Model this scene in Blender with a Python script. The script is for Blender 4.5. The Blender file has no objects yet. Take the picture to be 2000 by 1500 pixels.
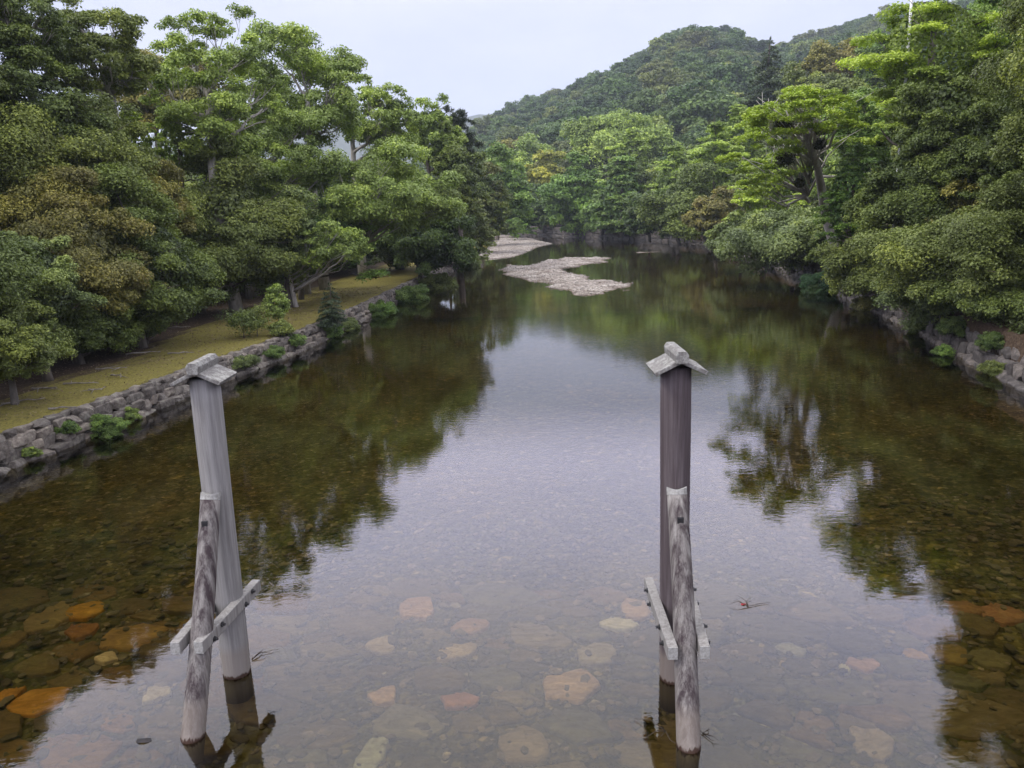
import bpy, math, random
import numpy as np
from mathutils import Vector, Matrix, noise as mnoise

rad = math.radians
scene = bpy.context.scene
COL = scene.collection

# ------------------------------------------------------------------ camera
FPX, CAMH = 1500.0, 8.0
PITCH, ROLL = math.atan(340 / 1500.0), rad(1.9)
_f = np.array([0, math.cos(PITCH), -math.sin(PITCH)])
_r = np.array([1.0, 0, 0]); _u = np.cross(_r, _f)
_r2 = _r * math.cos(ROLL) - _u * math.sin(ROLL)
_u2 = _u * math.cos(ROLL) + _r * math.sin(ROLL)

def ray(px, py): return _f + _r2 * (px - 1000) / FPX + _u2 * (750 - py) / FPX
def onz(px, py, z=0.0):
    d = ray(px, py); t = (z - CAMH) / d[2]; return np.array([0, 0, CAMH]) + d * t
def aty(px, py, Y):
    d = ray(px, py); return np.array([0, 0, CAMH]) + d * (Y / d[1])

cam = bpy.data.cameras.new('camera'); cam.lens = 27.0; cam.sensor_width = 36.0
cam.clip_start = 0.1; cam.clip_end = 12000
co = bpy.data.objects.new('camera', cam); COL.objects.link(co)
M = Matrix.Identity(4)
for i in range(3):
    M[i][0] = _r2[i]; M[i][1] = _u2[i]; M[i][2] = -_f[i]
M[2][3] = CAMH
co.matrix_world = M
scene.camera = co

# ------------------------------------------------------------------ helpers
def link(o, parent=None):
    COL.objects.link(o)
    if parent is not None: o.parent = parent
    return o

def mesh_np(name, V, F, mat, smooth=False, attrs=None):
    V = np.asarray(V, dtype=np.float32); F = np.asarray(F, dtype=np.int32)
    me = bpy.data.meshes.new(name)
    n, (m, k) = len(V), F.shape
    me.vertices.add(n); me.vertices.foreach_set('co', V.ravel())
    me.loops.add(m * k); me.loops.foreach_set('vertex_index', F.ravel())
    me.polygons.add(m); me.polygons.foreach_set('loop_start', np.arange(0, m * k, k, dtype=np.int32))
    if smooth: me.polygons.foreach_set('use_smooth', np.ones(m, dtype=bool))
    for an, av in (attrs or {}).items():
        a = me.attributes.new(an, 'FLOAT', 'FACE'); a.data.foreach_set('value', np.asarray(av, dtype=np.float32))
    me.update(calc_edges=True)
    for mm in (mat if isinstance(mat, (list, tuple)) else [mat]): me.materials.append(mm)
    return me

class MB:
    """collects triangles and quads (triangles stored as quads are split apart on build)"""
    def __init__(s): s.V = []; s.F = []; s.A = []; s.n = 0
    def add(s, V, F, a=0.5):
        V = np.asarray(V, float)
        s.V.append(V); s.F += [tuple(i + s.n for i in f) for f in F]; s.A += [a] * len(F); s.n += len(V)
    def tube(s, pts, rads, sides=6, cap=True, a=0.5):
        pts = np.asarray(pts, float); rings = []
        up = np.array([0.0, 0, 1])
        for i, p in enumerate(pts):
            t = pts[min(i + 1, len(pts) - 1)] - pts[max(i - 1, 0)]
            t = t / (np.linalg.norm(t) + 1e-9)
            ref = up if abs(t[2]) < 0.9 else np.array([1.0, 0, 0])
            x = np.cross(ref, t); x /= np.linalg.norm(x); y = np.cross(t, x)
            th = np.arange(sides) * 2 * math.pi / sides
            rings.append(p + rads[i] * (np.outer(np.cos(th), x) + np.outer(np.sin(th), y)))
        V = np.concatenate(rings); F = []
        for i in range(len(pts) - 1):
            for j in range(sides):
                k = (j + 1) % sides
                F.append((i * sides + j, i * sides + k, (i + 1) * sides + k, (i + 1) * sides + j))
        if cap:
            F.append(tuple(range(sides))[::-1]); F.append(tuple(range((len(pts) - 1) * sides, len(pts) * sides)))
        s.add(V, F, a)
    def box(s, c, d, M3=None, a=0.5):
        v = np.array([(x, y, z) for x in (-.5, .5) for y in (-.5, .5) for z in (-.5, .5)]) * np.array(d)
        if M3 is not None: v = v @ np.array(M3).T
        s.add(v + np.array(c), [(0, 1, 3, 2), (4, 6, 7, 5), (0, 4, 5, 1), (2, 3, 7, 6), (0, 2, 6, 4), (1, 5, 7, 3)], a)
    def build(s, name, mat, parent=None, smooth=False, bevel=0.0, loc=None):
        me = bpy.data.meshes.new(name)
        me.from_pydata(np.concatenate(s.V).tolist(), [], s.F)
        a = me.attributes.new('tone', 'FLOAT', 'FACE'); a.data.foreach_set('value', np.array(s.A, dtype=np.float32))
        if smooth: me.polygons.foreach_set('use_smooth', np.ones(len(me.polygons), dtype=bool))
        me.update(); me.materials.append(mat)
        o = bpy.data.objects.new(name, me); link(o, parent)
        if loc is not None: o.location = loc
        if bevel:
            b = o.modifiers.new('bevel', 'BEVEL'); b.width = bevel; b.segments = 2; b.limit_method = 'ANGLE'
        return o

def tag(o, label, cat, group=None):
    o['label'] = label; o['category'] = cat
    if group: o['group'] = group
    return o
def empty(name, loc, label, cat, group=None):
    o = bpy.data.objects.new(name, None); link(o); o.location = loc; o.empty_display_size = 0.3
    return tag(o, label, cat, group)
def struct(o, kind='structure'):
    o['kind'] = kind; return o

# ------------------------------------------------------------------ materials
def nodemat(name):
    m = bpy.data.materials.new(name); m.use_nodes = True
    nt = m.node_tree; nt.nodes.clear()
    out = nt.nodes.new('ShaderNodeOutputMaterial')
    return m, nt, out
class N:
    def __init__(s, nt): s.nt = nt
    def __call__(s, typ, ins=None, **kw):
        n = s.nt.nodes.new(typ)
        for k, v in kw.items(): setattr(n, k, v)
        for k, v in (ins or {}).items():
            if isinstance(v, tuple) and len(v) == 2 and hasattr(v[0], 'outputs'):
                s.nt.links.new(v[0].outputs[v[1]], n.inputs[k])
            elif hasattr(v, 'outputs'):
                s.nt.links.new(v.outputs[0], n.inputs[k])
            else: n.inputs[k].default_value = v
        return n
    def ramp(s, fac, stops, interp='LINEAR'):
        n = s.nt.nodes.new('ShaderNodeValToRGB'); n.color_ramp.interpolation = interp
        e = n.color_ramp.elements
        while len(e) < len(stops): e.new(0.5)
        for i, (p, c) in enumerate(stops):
            e[i].position = p; e[i].color = (*c, 1) if len(c) == 3 else c
        if isinstance(fac, tuple): s.nt.links.new(fac[0].outputs[fac[1]], n.inputs[0])
        else: s.nt.links.new(fac.outputs[0], n.inputs[0])
        return n
    def mix(s, fac, a, b, blend='MIX'):
        n = s.nt.nodes.new('ShaderNodeMix'); n.data_type = 'RGBA'; n.blend_type = blend
        for idx, v in ((0, fac), (6, a), (7, b)):
            if isinstance(v, tuple) and len(v) == 2 and hasattr(v[0], 'outputs'):
                s.nt.links.new(v[0].outputs[v[1]], n.inputs[idx])
            elif hasattr(v, 'outputs'):
                o = v.outputs[2] if v.bl_idname == 'ShaderNodeMix' else v.outputs[0]
                s.nt.links.new(o, n.inputs[idx])
            else: n.inputs[idx].default_value = (*v, 1) if isinstance(v, tuple) and len(v) == 3 else v
        return n
def mo(n): return (n, 2)      # colour output of a mix node

def leaf_mat(name, young, rand_instances=False, trans=0.22):
    m, nt, out = nodemat(name); n = N(nt)
    oi = n('ShaderNodeObjectInfo')
    tone = n('ShaderNodeAttribute', attribute_name='tone'); yg = n('ShaderNodeAttribute', attribute_name='young')
    if rand_instances:
        base = n.ramp((oi, 'Random'), [(0.0, (.034, .066, .028)), (.25, (.052, .098, .034)), (.5, (.075, .135, .040)),
                                       (.72, (.105, .165, .046)), (.88, (.13, .14, .052)), (1.0, (.22, .27, .065))])
        basec = (base, 0)
    else: basec = (oi, 'Color')
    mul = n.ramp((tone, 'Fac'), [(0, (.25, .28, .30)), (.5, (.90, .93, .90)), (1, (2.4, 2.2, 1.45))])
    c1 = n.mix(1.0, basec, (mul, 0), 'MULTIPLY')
    c2 = n.mix((yg, 'Fac'), mo(c1), young)
    d = n('ShaderNodeBsdfPrincipled', {'Base Color': mo(c2), 'Roughness': .5, 'Specular IOR Level': .3})
    tcol = n.mix(1.0, mo(c2), (1.15, 1.25, .6), 'MULTIPLY')
    t = n('ShaderNodeBsdfTranslucent', {'Color': mo(tcol)})
    mx = n('ShaderNodeMixShader', {0: trans, 1: d, 2: t})
    nt.links.new(mx.outputs[0], out.inputs[0])
    return m

def simple_mat(name, stops, scale=3.0, detail=6, rough=.85, bump=.3, stretch=(1, 1, 1), dist=.05, coord='Object', attr=False, spec=.3):
    m, nt, out = nodemat(name); n = N(nt)
    tc = n('ShaderNodeTexCoord'); mp = n('ShaderNodeMapping', {0: (tc, coord), 3: stretch})
    nz = n('ShaderNodeTexNoise', {'Vector': mp, 'Scale': scale, 'Detail': detail, 'Roughness': .65})
    r = n.ramp(nz, stops); c = (r, 0)
    if attr:
        at = n('ShaderNodeAttribute', attribute_name='tone')
        mul = n.ramp((at, 'Fac'), [(0, (.6, .58, .58)), (.5, (1, 1, 1)), (1, (1.45, 1.38, 1.3))])
        c = mo(n.mix(1.0, c, (mul, 0), 'MULTIPLY'))
    b = n('ShaderNodeBump', {'Strength': bump, 'Distance': dist, 'Height': nz})
    p = n('ShaderNodeBsdfPrincipled', {'Base Color': c, 'Roughness': rough, 'Normal': b, 'Specular IOR Level': spec})
    nt.links.new(p.outputs[0], out.inputs[0])
    return m

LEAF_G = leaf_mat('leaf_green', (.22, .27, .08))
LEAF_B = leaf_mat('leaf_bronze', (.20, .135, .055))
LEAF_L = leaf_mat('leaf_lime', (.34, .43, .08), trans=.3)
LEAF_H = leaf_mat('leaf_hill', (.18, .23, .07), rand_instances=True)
BARK = simple_mat('bark', [(.3, (.055, .045, .038)), (.6, (.12, .10, .085)), (.8, (.2, .18, .16))], 6, stretch=(1, 1, .25))
BARK_M = simple_mat('grey_bark', [(.3, (.075, .066, .058)), (.55, (.14, .125, .11)), (.8, (.23, .21, .19))], 5, stretch=(1, 1, .3))
BARK_Z = simple_mat('silver_bark', [(.3, (.30, .275, .25)), (.55, (.46, .43, .40)), (.8, (.6, .57, .54))], 5, stretch=(1, 1, .3))
EDGE = tuple(zip(*[(float(onz(p_, 1150, -.5)[0]), float(onz(p_, 1150, -.5)[1]) - .25) for p_ in (-300, 0, 500, 1000, 1500, 2000, 2300)]))
BARK_P = simple_mat('pale_bark', [(.3, (.20, .18, .16)), (.55, (.36, .335, .30)), (.8, (.50, .47, .43))], 5, stretch=(1, 1, .3))
STONE = simple_mat('wall_stone', [(.25, (.06, .055, .05)), (.45, (.13, .113, .10)), (.58, (.19, .172, .15)), (.72, (.27, .27, .215))], 5.5, 8, bump=.6, attr=True)
STONE_D = simple_mat('bank_stone', [(.25, (.045, .042, .04)), (.5, (.095, .085, .08)), (.8, (.18, .165, .155))], 4.5, 8, bump=.6, attr=True)
EARTH = simple_mat('earth', [(.3, (.035, .026, .018)), (.7, (.08, .06, .045))], 2)
TWIG = simple_mat('twig', [(.3, (.12, .10, .085)), (.7, (.30, .27, .24))], 5, stretch=(1, 1, .3))
IRON = simple_mat('black_iron', [(.3, (.008, .008, .01)), (.8, (.03, .028, .03))], 30, rough=.45, bump=.1, spec=.5)
POLE = simple_mat('white_pole', [(.3, (.60, .60, .62)), (.8, (.78, .78, .8))], 3, rough=.5, bump=.05)

# ------------------------------------------------------------------ banks
YL = [-60, 0, 24.5, 28.3, 35.4, 41.2, 47.3, 58.2, 77.8, 116, 134, 165, 229, 245, 262, 285, 330]
XLv = [-23, -19.5, -17.2, -16.3, -15.1, -13.9, -12.7, -11.5, -10.0, -7.1, -5.5, -3.5, -3.0, -10, -24, -70, -140]
YR = [-60, 0, 20, 31.1, 36.4, 45.5, 56, 66, 83, 107, 150, 173, 193, 226, 253, 272, 290, 330]
XRv = [14, 18, 20.2, 21.4, 22.4, 24.7, 26.5, 28.4, 31.3, 34.5, 39.0, 36.0, 27, 16.5, 8.2, -3, -18, -60]
def XL(y): return np.interp(y, YL, XLv)
def XR(y): return np.interp(y, YR, XRv)

def nz(x, y, s, o=0.0): return mnoise.noise(Vector((x * s + o, y * s - o, o * .37)))
def ground_z(x, y):
    xl, xr = XL(y), XR(y)
    if x <= xl:
        d = xl - x
        base = 1.12
        return base + .05 * nz(x, y, .6) + .12 * nz(x, y, .12, 5) * min(1, d / 3) + max(0, min(d - 18, 60)) * .06
    if x >= xr:
        d = x - xr
        return 1.5 + .25 * nz(x, y, .3) + (.46 * min(d, 75) + .2 * max(0, d - 75)) * float(np.clip((285 - y) / 90, .04, 1)) + 1.5 * nz(x, y, .03, 3) * min(1, d / 15)
    return -1.8

rows = np.concatenate([np.arange(-60, 130, 1.2), np.arange(130, 332, 4)])
dl = np.concatenate([[0.78, .9], np.arange(1.2, 22, .9), np.geomspace(23, 260, 22)])
dr = np.concatenate([[0.62, 1.0], np.geomspace(1.8, 320, 44)])
V = []; LITM = []
for y in rows:
    xl, xr = float(XL(y)), float(XR(y))
    for d in dl[::-1]: V.append((xl - d, y, ground_z(xl - d, y)))
    V.append((xl - .74, y, -1.8)); V.append(((xl + xr) / 2, y, -1.9)); V.append((xr + .3, y, -1.8))
    for d in dr: V.append((xr + d, y, ground_z(xr + d, y)))
nc = len(dl) + 3 + len(dr)
ii = np.arange(len(rows) - 1)[:, None] * nc; jj = np.arange(nc - 1)[None, :]
Fg = np.stack([(ii + jj), (ii + jj + 1), (ii + jj + nc + 1), (ii + jj + nc)], -1).reshape(-1, 4)

# ground: moss lawn with brown leaf litter
m, nt, out = nodemat('mossy_ground'); n = N(nt)
tc = n('ShaderNodeTexCoord')
n1 = n('ShaderNodeTexNoise', {'Vector': (tc, 'Object'), 'Scale': .22, 'Detail': 6, 'Roughness': .62})
n2 = n('ShaderNodeTexNoise', {'Vector': (tc, 'Object'), 'Scale': 9.0, 'Detail': 8, 'Roughness': .75})
n3 = n('ShaderNodeTexNoise', {'Vector': (tc, 'Object'), 'Scale': 1.3, 'Detail': 5, 'Roughness': .7})
moss = n.ramp(n2, [(.28, (.045, .036, .018)), (.44, (.13, .115, .034)), (.56, (.225, .195, .05)), (.68, (.15, .115, .055)), (.8, (.22, .17, .09))])
lit = n.ramp(n2, [(.3, (.022, .015, .011)), (.5, (.062, .043, .03)), (.62, (.10, .072, .05)), (.75, (.19, .15, .11))])
ew = n('ShaderNodeAttribute', attribute_name='litter')
a1 = n('ShaderNodeMath', {0: (n1, 0), 1: (ew, 'Fac')}, operation='ADD')
a2 = n('ShaderNodeMath', {0: a1, 1: (n3, 0)}, operation='ADD')
fr = n.ramp(n('ShaderNodeMath', {0: a2, 1: .5}, operation='MULTIPLY'), [(.40, (0, 0, 0)), (.66, (1, 1, 1))])
c = n.mix((fr, 0), (moss, 0), (lit, 0))
bp = n('ShaderNodeBump', {'Strength': .7, 'Distance': .05, 'Height': n2})
p = n('ShaderNodeBsdfPrincipled', {'Base Color': mo(c), 'Roughness': .95, 'Normal': bp, 'Specular IOR Level': .1})
nt.links.new(p.outputs[0], out.inputs[0]); GROUND = m
# litter amount per face: under the tree line (a real layer of fallen leaves), little on the open moss strip
Va = np.array(V); cen = Va[Fg].mean(1)
d_l = XL(cen[:, 1]) - cen[:, 0]
edge = np.interp(cen[:, 1], [20, 30, 40, 50, 62, 80, 120], [4.2, 4.4, 5.6, 8.0, 8.5, 9, 9])
lw = np.clip((d_l - edge) / 2.2, -.2, .75); lw[cen[:, 0] > XR(cen[:, 1])] = .8
gm = mesh_np('ground', V, Fg, GROUND, True, {'litter': lw})
struct(link(bpy.data.objects.new('ground', gm)))

# far flat land below everything, reaching the horizon
fl = MB(); fl.box((0, 1500, -4.0), (9000, 9000, .5)); struct(fl.build('land', EARTH))

# ------------------------------------------------------------------ riverbed + water
m, nt, out = nodemat('river_gravel'); n = N(nt)
tc = n('ShaderNodeTexCoord')
wv = n('ShaderNodeTexNoise', {'Vector': (tc, 'Object'), 'Scale': 1.2, 'Detail': 4})
v1 = n('ShaderNodeTexVoronoi', {'Vector': (tc, 'Object'), 'Scale': 9.0, 'Randomness': 1.0})
v2 = n('ShaderNodeTexVoronoi', {'Vector': (tc, 'Object'), 'Scale': 3.1, 'Randomness': 1.0})
big = n('ShaderNodeTexNoise', {'Vector': (tc, 'Object'), 'Scale': .16, 'Detail': 5, 'Roughness': .6})
sep = n('ShaderNodeSeparateColor', {0: (v1, 'Color')}); sep2 = n('ShaderNodeSeparateColor', {0: (v2, 'Color')})
cA = n.ramp((sep, 0), [(0, (.042, .036, .015)), (.4, (.072, .062, .026)), (.75, (.098, .084, .038)), (.93, (.14, .122, .064)), (1, (.24, .2, .15))])
cB = n.ramp((sep2, 0), [(0, (.55, .5, .45)), (.6, (1, 1, 1)), (.95, (1.2, 1.1, .95)), (1, (1.7, 1.5, 1.2))])
cC = n.ramp((big, 0), [(.3, (.75, .85, .6)), (.5, (1, 1, .85)), (.7, (1.2, 1.05, .8))])
x1 = n.mix(1, (cA, 0), (cB, 0), 'MULTIPLY'); x2 = n.mix(1, mo(x1), (cC, 0), 'MULTIPLY')
bp = n('ShaderNodeBump', {'Strength': .8, 'Distance': .06, 'Height': (v1, 'Distance')}, invert=True)
p = n('ShaderNodeBsdfPrincipled', {'Base Color': mo(x2), 'Roughness': .9, 'Normal': bp, 'Specular IOR Level': .1})
nt.links.new(p.outputs[0], out.inputs[0]); BED = m

BEDZ = -.55
gx = np.arange(-72, 46, 1.0); gy = np.concatenate([np.arange(-30, 60, .8), np.arange(60, 312, 1.5)])
V = [(x, y, BEDZ + .06 * nz(x, y, .5) + .08 * nz(x, y, .11, 7) - .25 * min(1, max(0, (y - 20) / 30))) for y in gy for x in gx]
k = len(gx); ii = np.arange(len(gy) - 1)[:, None] * k; jj = np.arange(k - 1)[None, :]
Fb = np.stack([ii + jj, ii + jj + 1, ii + jj + k + 1, ii + jj + k], -1).reshape(-1, 4)
struct(link(bpy.data.objects.new('riverbed', mesh_np('riverbed', V, Fb, BED, True))))

m, nt, out = nodemat('river_water'); n = N(nt)
tc = n('ShaderNodeTexCoord')
mpa = n('ShaderNodeMapping', {0: (tc, 'Object'), 3: (1.0, 2.2, 1)})
ra = n('ShaderNodeTexNoise', {'Vector': mpa, 'Scale': 2.6, 'Detail': 3, 'Roughness': .5, 'Distortion': .4})
mpb = n('ShaderNodeMapping', {0: (tc, 'Object'), 2: (0, 0, .25), 3: (1.0, 2.0, 1)})
rb = n('ShaderNodeTexNoise', {'Vector': mpb, 'Scale': 8.0, 'Detail': 2, 'Roughness': .5})
rc_ = n('ShaderNodeTexNoise', {'Vector': (tc, 'Object'), 'Scale': .35, 'Detail': 3})
pat = n('ShaderNodeTexNoise', {'Vector': (tc, 'Object'), 'Scale': .12, 'Detail': 3})
patr = n.ramp(pat, [(.35, (.35, .35, .35)), (.65, (1, 1, 1))])
s1 = n('ShaderNodeMath', {0: (rb, 0), 1: .28}, operation='MULTIPLY')
s2 = n('ShaderNodeMath', {0: (ra, 0), 1: s1}, operation='ADD')
s3 = n('ShaderNodeMath', {0: s2, 1: (patr, 0)}, operation='MULTIPLY')
s4 = n('ShaderNodeMath', {0: s3, 1: (rc_, 0)}, operation='ADD')
bp = n('ShaderNodeBump', {'Strength': 1.0, 'Distance': .0027, 'Height': s4})
fr = n('ShaderNodeFresnel', {'IOR': 1.58, 'Normal': bp})
tr = n('ShaderNodeBsdfTransparent', {'Color': (.78, .72, .48, 1)})
gl = n('ShaderNodeBsdfGlossy', {'Color': (1, 1, 1, 1), 'Roughness': .0, 'Normal': bp})
mx = n('ShaderNodeMixShader', {0: fr, 1: tr, 2: gl})
nt.links.new(mx.outputs[0], out.inputs[0]); WATER = m
yw = np.concatenate([np.arange(-30, 130, 4), np.arange(130, 312, 6)])
V = []
for y in yw: V += [(float(XL(y)) - .28, y, 0), (float(XR(y)) + .28, y, 0)]
Fw = np.array([(2 * i, 2 * i + 1, 2 * i + 3, 2 * i + 2) for i in range(len(yw) - 1)])
struct(link(bpy.data.objects.new('water', mesh_np('water', V, Fw, WATER))))

# ------------------------------------------------------------------ stones
def ico(sub):
    import bmesh
    bm = bmesh.new(); bmesh.ops.create_icosphere(bm, subdivisions=sub, radius=1)
    v = np.array([x.co[:] for x in bm.verts]); f = [tuple(y.index for y in x.verts) for x in bm.faces]
    bm.free(); return v, f
ICO1, ICO2, ICO3 = ico(1), ico(2), ico(3)
def rock(rng, dims, ico_=None, power=.6, cuts=7, rough=.04):
    v, f = ico_ or ICO2
    p = np.sign(v) * np.abs(v) ** power
    p /= np.abs(p).max(0)
    for _ in range(cuts):
        nrm = rng.normal(size=3); nrm /= np.linalg.norm(nrm); d = rng.uniform(.70, 1.0)
        ex = np.maximum(0, p @ nrm - d); p = p - np.outer(ex, nrm)
    p = p + rng.normal(size=p.shape) * rough
    return p * np.array(dims) * .5, f
def rotz(a): c, s = math.cos(a), math.sin(a); return np.array([[c, -s, 0], [s, c, 0], [0, 0, 1]])
def rotx(a): c, s = math.cos(a), math.sin(a); return np.array([[1, 0, 0], [0, c, -s], [0, s, c]])

def stone_wall(name, Xf, side, y0, y1, mat, rowspec, lean, seed, label):
    rng = np.random.default_rng(seed); mb = MB()
    ys = np.arange(y0, y1, .25); xs = Xf(ys); s = np.concatenate([[0], np.cumsum(np.hypot(np.diff(xs), np.diff(ys)))])
    for ri, (zc, h, wmin, wmax, dep) in enumerate(rowspec):
        t = rng.uniform(0, .4)
        while t < s[-1] - .2:
            yy = float(np.interp(t, s, ys)); far = 1 + max(0, yy - 60) / 60
            w = rng.uniform(wmin, wmax) * far
            yc = float(np.interp(t + w / 2, s, ys)); xc = float(Xf(yc))
            e = .5; ang = math.atan2(e * 2, float(Xf(yc + e) - Xf(yc - e)))
            z = zc + rng.uniform(-.07, .07); hh = h * rng.uniform(.98, 1.32)
            V_, F_ = rock(rng, (w * 1.17, dep * rng.uniform(.8, 1.15), hh), ICO2 if yc > 55 else ICO3, .3, 8, .015 if yc > 55 else .010)
            V_ = V_ @ rotx(rng.uniform(-.12, .12)).T @ rotz(ang + rng.uniform(-.1, .1)).T
            off = side * (lean * z + rng.uniform(-.05, .05) + .12)
            mb.add(V_ + np.array([xc + off, yc, z]), F_, rng.uniform(.1, .95))
            t += w
    # packed earth core behind the stones
    for i in range(0, len(ys) - 8, 8):
        a, b = ys[i], ys[i + 8]
        xa, xb = float(Xf(a)), float(Xf(b)); top = rowspec[-1][0] + rowspec[-1][1] * .25
        q = lambda x, o, y, z: (x + side * o, y, z)
        mb.add([q(xa, .25, a, -1), q(xb, .25, b, -1), q(xb, .25 + lean * top, b, top), q(xa, .25 + lean * top, a, top),
                q(xa, .9 + lean * top, a, top), q(xb, .9 + lean * top, b, top)], [(0, 1, 2, 3), (3, 2, 5, 4)], 0.0)
    o = mb.build(name, mat, smooth=False)
    tag(o, label, 'stone wall'); return o
stone_wall('stone_wall', XL, -1, 8, 132, STONE, [(-.05, .50, .6, 1.35, .66), (.36, .46, .45, 1.1, .55), (.74, .46, .4, 1.0, .5), (.98, .30, .35, .8, .5)], .34, 3,
           'low grey stone retaining wall edging the mossy lawn on the left bank')
stone_wall('stone_wall', XR, 1, 12, 168, STONE_D, [(-.1, .6, .6, 1.2, .7), (.4, .65, .55, 1.1, .65), (.95, .6, .5, 1.0, .6), (1.45, .55, .5, 1.0, .6)], .62, 4,
           'dark sloping boulder revetment under the overhanging trees on the right bank')
stone_wall('stone_wall', XR, 1, 168, 292, STONE_D, [(.1, .8, .6, 1.0, .6), (.8, .8, .6, 1.0, .6), (1.5, .8, .6, 1.0, .6), (2.2, .7, .6, 1.0, .6)], .15, 5,
           'far dark masonry wall closing the river bend behind the gravel bars')

# ------------------------------------------------------------------ gravel bars
m, nt, out = nodemat('dry_gravel'); n = N(nt)
tc = n('ShaderNodeTexCoord')
v1 = n('ShaderNodeTexVoronoi', {'Vector': (tc, 'Object'), 'Scale': 6.5}); sep = n('ShaderNodeSeparateColor', {0: (v1, 'Color')})
big = n('ShaderNodeTexNoise', {'Vector': (tc, 'Object'), 'Scale': .35, 'Detail': 7, 'Roughness': .65})
cA = n.ramp((sep, 0), [(0, (.13, .115, .10)), (.4, (.27, .245, .225)), (.8, (.40, .37, .345)), (1, (.60, .57, .54))])
cB = n.ramp((big, 0), [(.33, (.50, .43, .39)), (.5, (.92, .88, .85)), (.66, (1.15, 1.12, 1.09))])
x1 = n.mix(1, (cA, 0), (cB, 0), 'MULTIPLY')
gp = n('ShaderNodeNewGeometry'); sz = n('ShaderNodeSeparateXYZ', {0: (gp, 'Position')})
wet = n.ramp(n('ShaderNodeMapRange', {0: (sz, 2), 1: -.3, 2: .3}), [(.50, (.33, .27, .21)), (.66, (1, 1, 1))])
x2 = n.mix(1, mo(x1), (wet, 0), 'MULTIPLY')
bp = n('ShaderNodeBump', {'Strength': .9, 'Distance': .12, 'Height': (v1, 'Distance')}, invert=True)
p = n('ShaderNodeBsdfPrincipled', {'Base Color': mo(x2), 'Roughness': .9, 'Normal': bp, 'Specular IOR Level': .15})
nt.links.new(p.outputs[0], out.inputs[0]); GRAVEL = m

def poly_sd(P, X, Y):
    P = np.asarray(P); d = np.full(X.shape, 1e9); ins = np.zeros(X.shape, bool)
    for i in range(len(P)):
        a, b = P[i], P[(i + 1) % len(P)]; e = b - a
        t = np.clip(((X - a[0]) * e[0] + (Y - a[1]) * e[1]) / (e @ e), 0, 1)
        d = np.minimum(d, np.hypot(X - a[0] - t * e[0], Y - a[1] - t * e[1]))
        c = ((a[1] > Y) != (b[1] > Y)) & (X < (b[0] - a[0]) * (Y - a[1]) / (b[1] - a[1] + 1e-12) + a[0]); ins ^= c
    return np.where(ins, d, -d)
def gravel_bar(pix, ztop, step, seed, width=2.2, pts=None, amp=.22):
    P = np.array(pts) if pts is not None else np.array([onz(x, y, .05)[:2] for x, y in pix])
    x0, y0 = P.min(0) - 6; x1, y1 = P.max(0) + 6
    gx = np.arange(x0, x1, step); gy = np.arange(y0, y1, step * 1.6); X, Y = np.meshgrid(gx, gy)
    sd = poly_sd(P, X, Y)
    nzv = np.array([[mnoise.fractal(Vector((x * .45 + seed, y * .28, seed)), .85, 2.0, 6) for x in gx] for y in gy])
    Z = -.62 + (.62 + ztop) * (1 / (1 + np.exp(-(sd / width * 3.2 + 1.0)))) + nzv * amp
    k = len(gx); ii = np.arange(len(gy) - 1)[:, None] * k; jj = np.arange(k - 1)[None, :]
    F_ = np.stack([ii + jj, ii + jj + 1, ii + jj + k + 1, ii + jj + k], -1).reshape(-1, 4)
    Vv = np.stack([X, Y, Z], -1).reshape(-1, 3)
    keep = (Vv[F_][:, :, 2].max(1) > -.7); F_ = F_[keep]
    o = link(bpy.data.objects.new('gravel_bar', mesh_np('gravel_bar', Vv, F_, GRAVEL, True)))
    struct(o); return Vv[(Vv[:, 2] > .0)]
B2 = gravel_bar([(965, 527), (990, 516), (1035, 518), (1062, 508), (1088, 503), (1130, 502), (1192, 503), (1185, 511), (1140, 518), (1112, 524), (1122, 532), (1160, 538),
                 (1186, 547), (1242, 553), (1236, 563), (1190, 573), (1150, 581), (1110, 573), (1072, 561), (1060, 553), (1010, 546), (985, 536)], .15, .40, 2, 3.0)
B1 = gravel_bar(None, .32, .7, 5, 2.4, pts=[(-9, 116), (-6.5, 133), (-2.2, 132.5), (.9, 136), (3.2, 147), (5.0, 160), (6.5, 170), (10.3, 181), (8, 200), (6.6, 217), (0, 224), (-4.5, 225), (-6, 180), (-9, 140)], amp=.16)
gravel_bar(None, .3, .6, 9, 1.6, pts=[(-4.5, 236), (-.5, 236), (1.6, 240), (.5, 247), (-5, 250)], amp=.1)
gravel_bar(None, .06, .6, 11, 1.2, pts=[(22, 134), (27, 135), (27, 138), (22, 138)], amp=.08)
rng = np.random.default_rng(8)
mb = MB()
for B, cnt, lo, hi in ((B2, 1500, .08, .22), (B1, 800, .1, .26)):
    idx = rng.integers(0, len(B), cnt)
    for q in B[idx]:
        s_ = rng.uniform(lo, hi) * rng.uniform(.6, 1)
        V_, F_ = rock(rng, (s_ * 1.3, s_, s_ * .7), ICO1, .8, 3, .03)
        mb.add(V_ @ rotz(rng.uniform(0, 6)).T + q + np.array([rng.uniform(-.3, .3), rng.uniform(-.3, .3), s_ * .1]), F_, rng.uniform(.3, 1))
PEB = simple_mat('pale_pebble', [(.3, (.18, .16, .145)), (.6, (.34, .31, .29)), (.8, (.5, .47, .45))], 3, attr=True)
struct(mb.build('pebbles', PEB), 'stuff')

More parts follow.
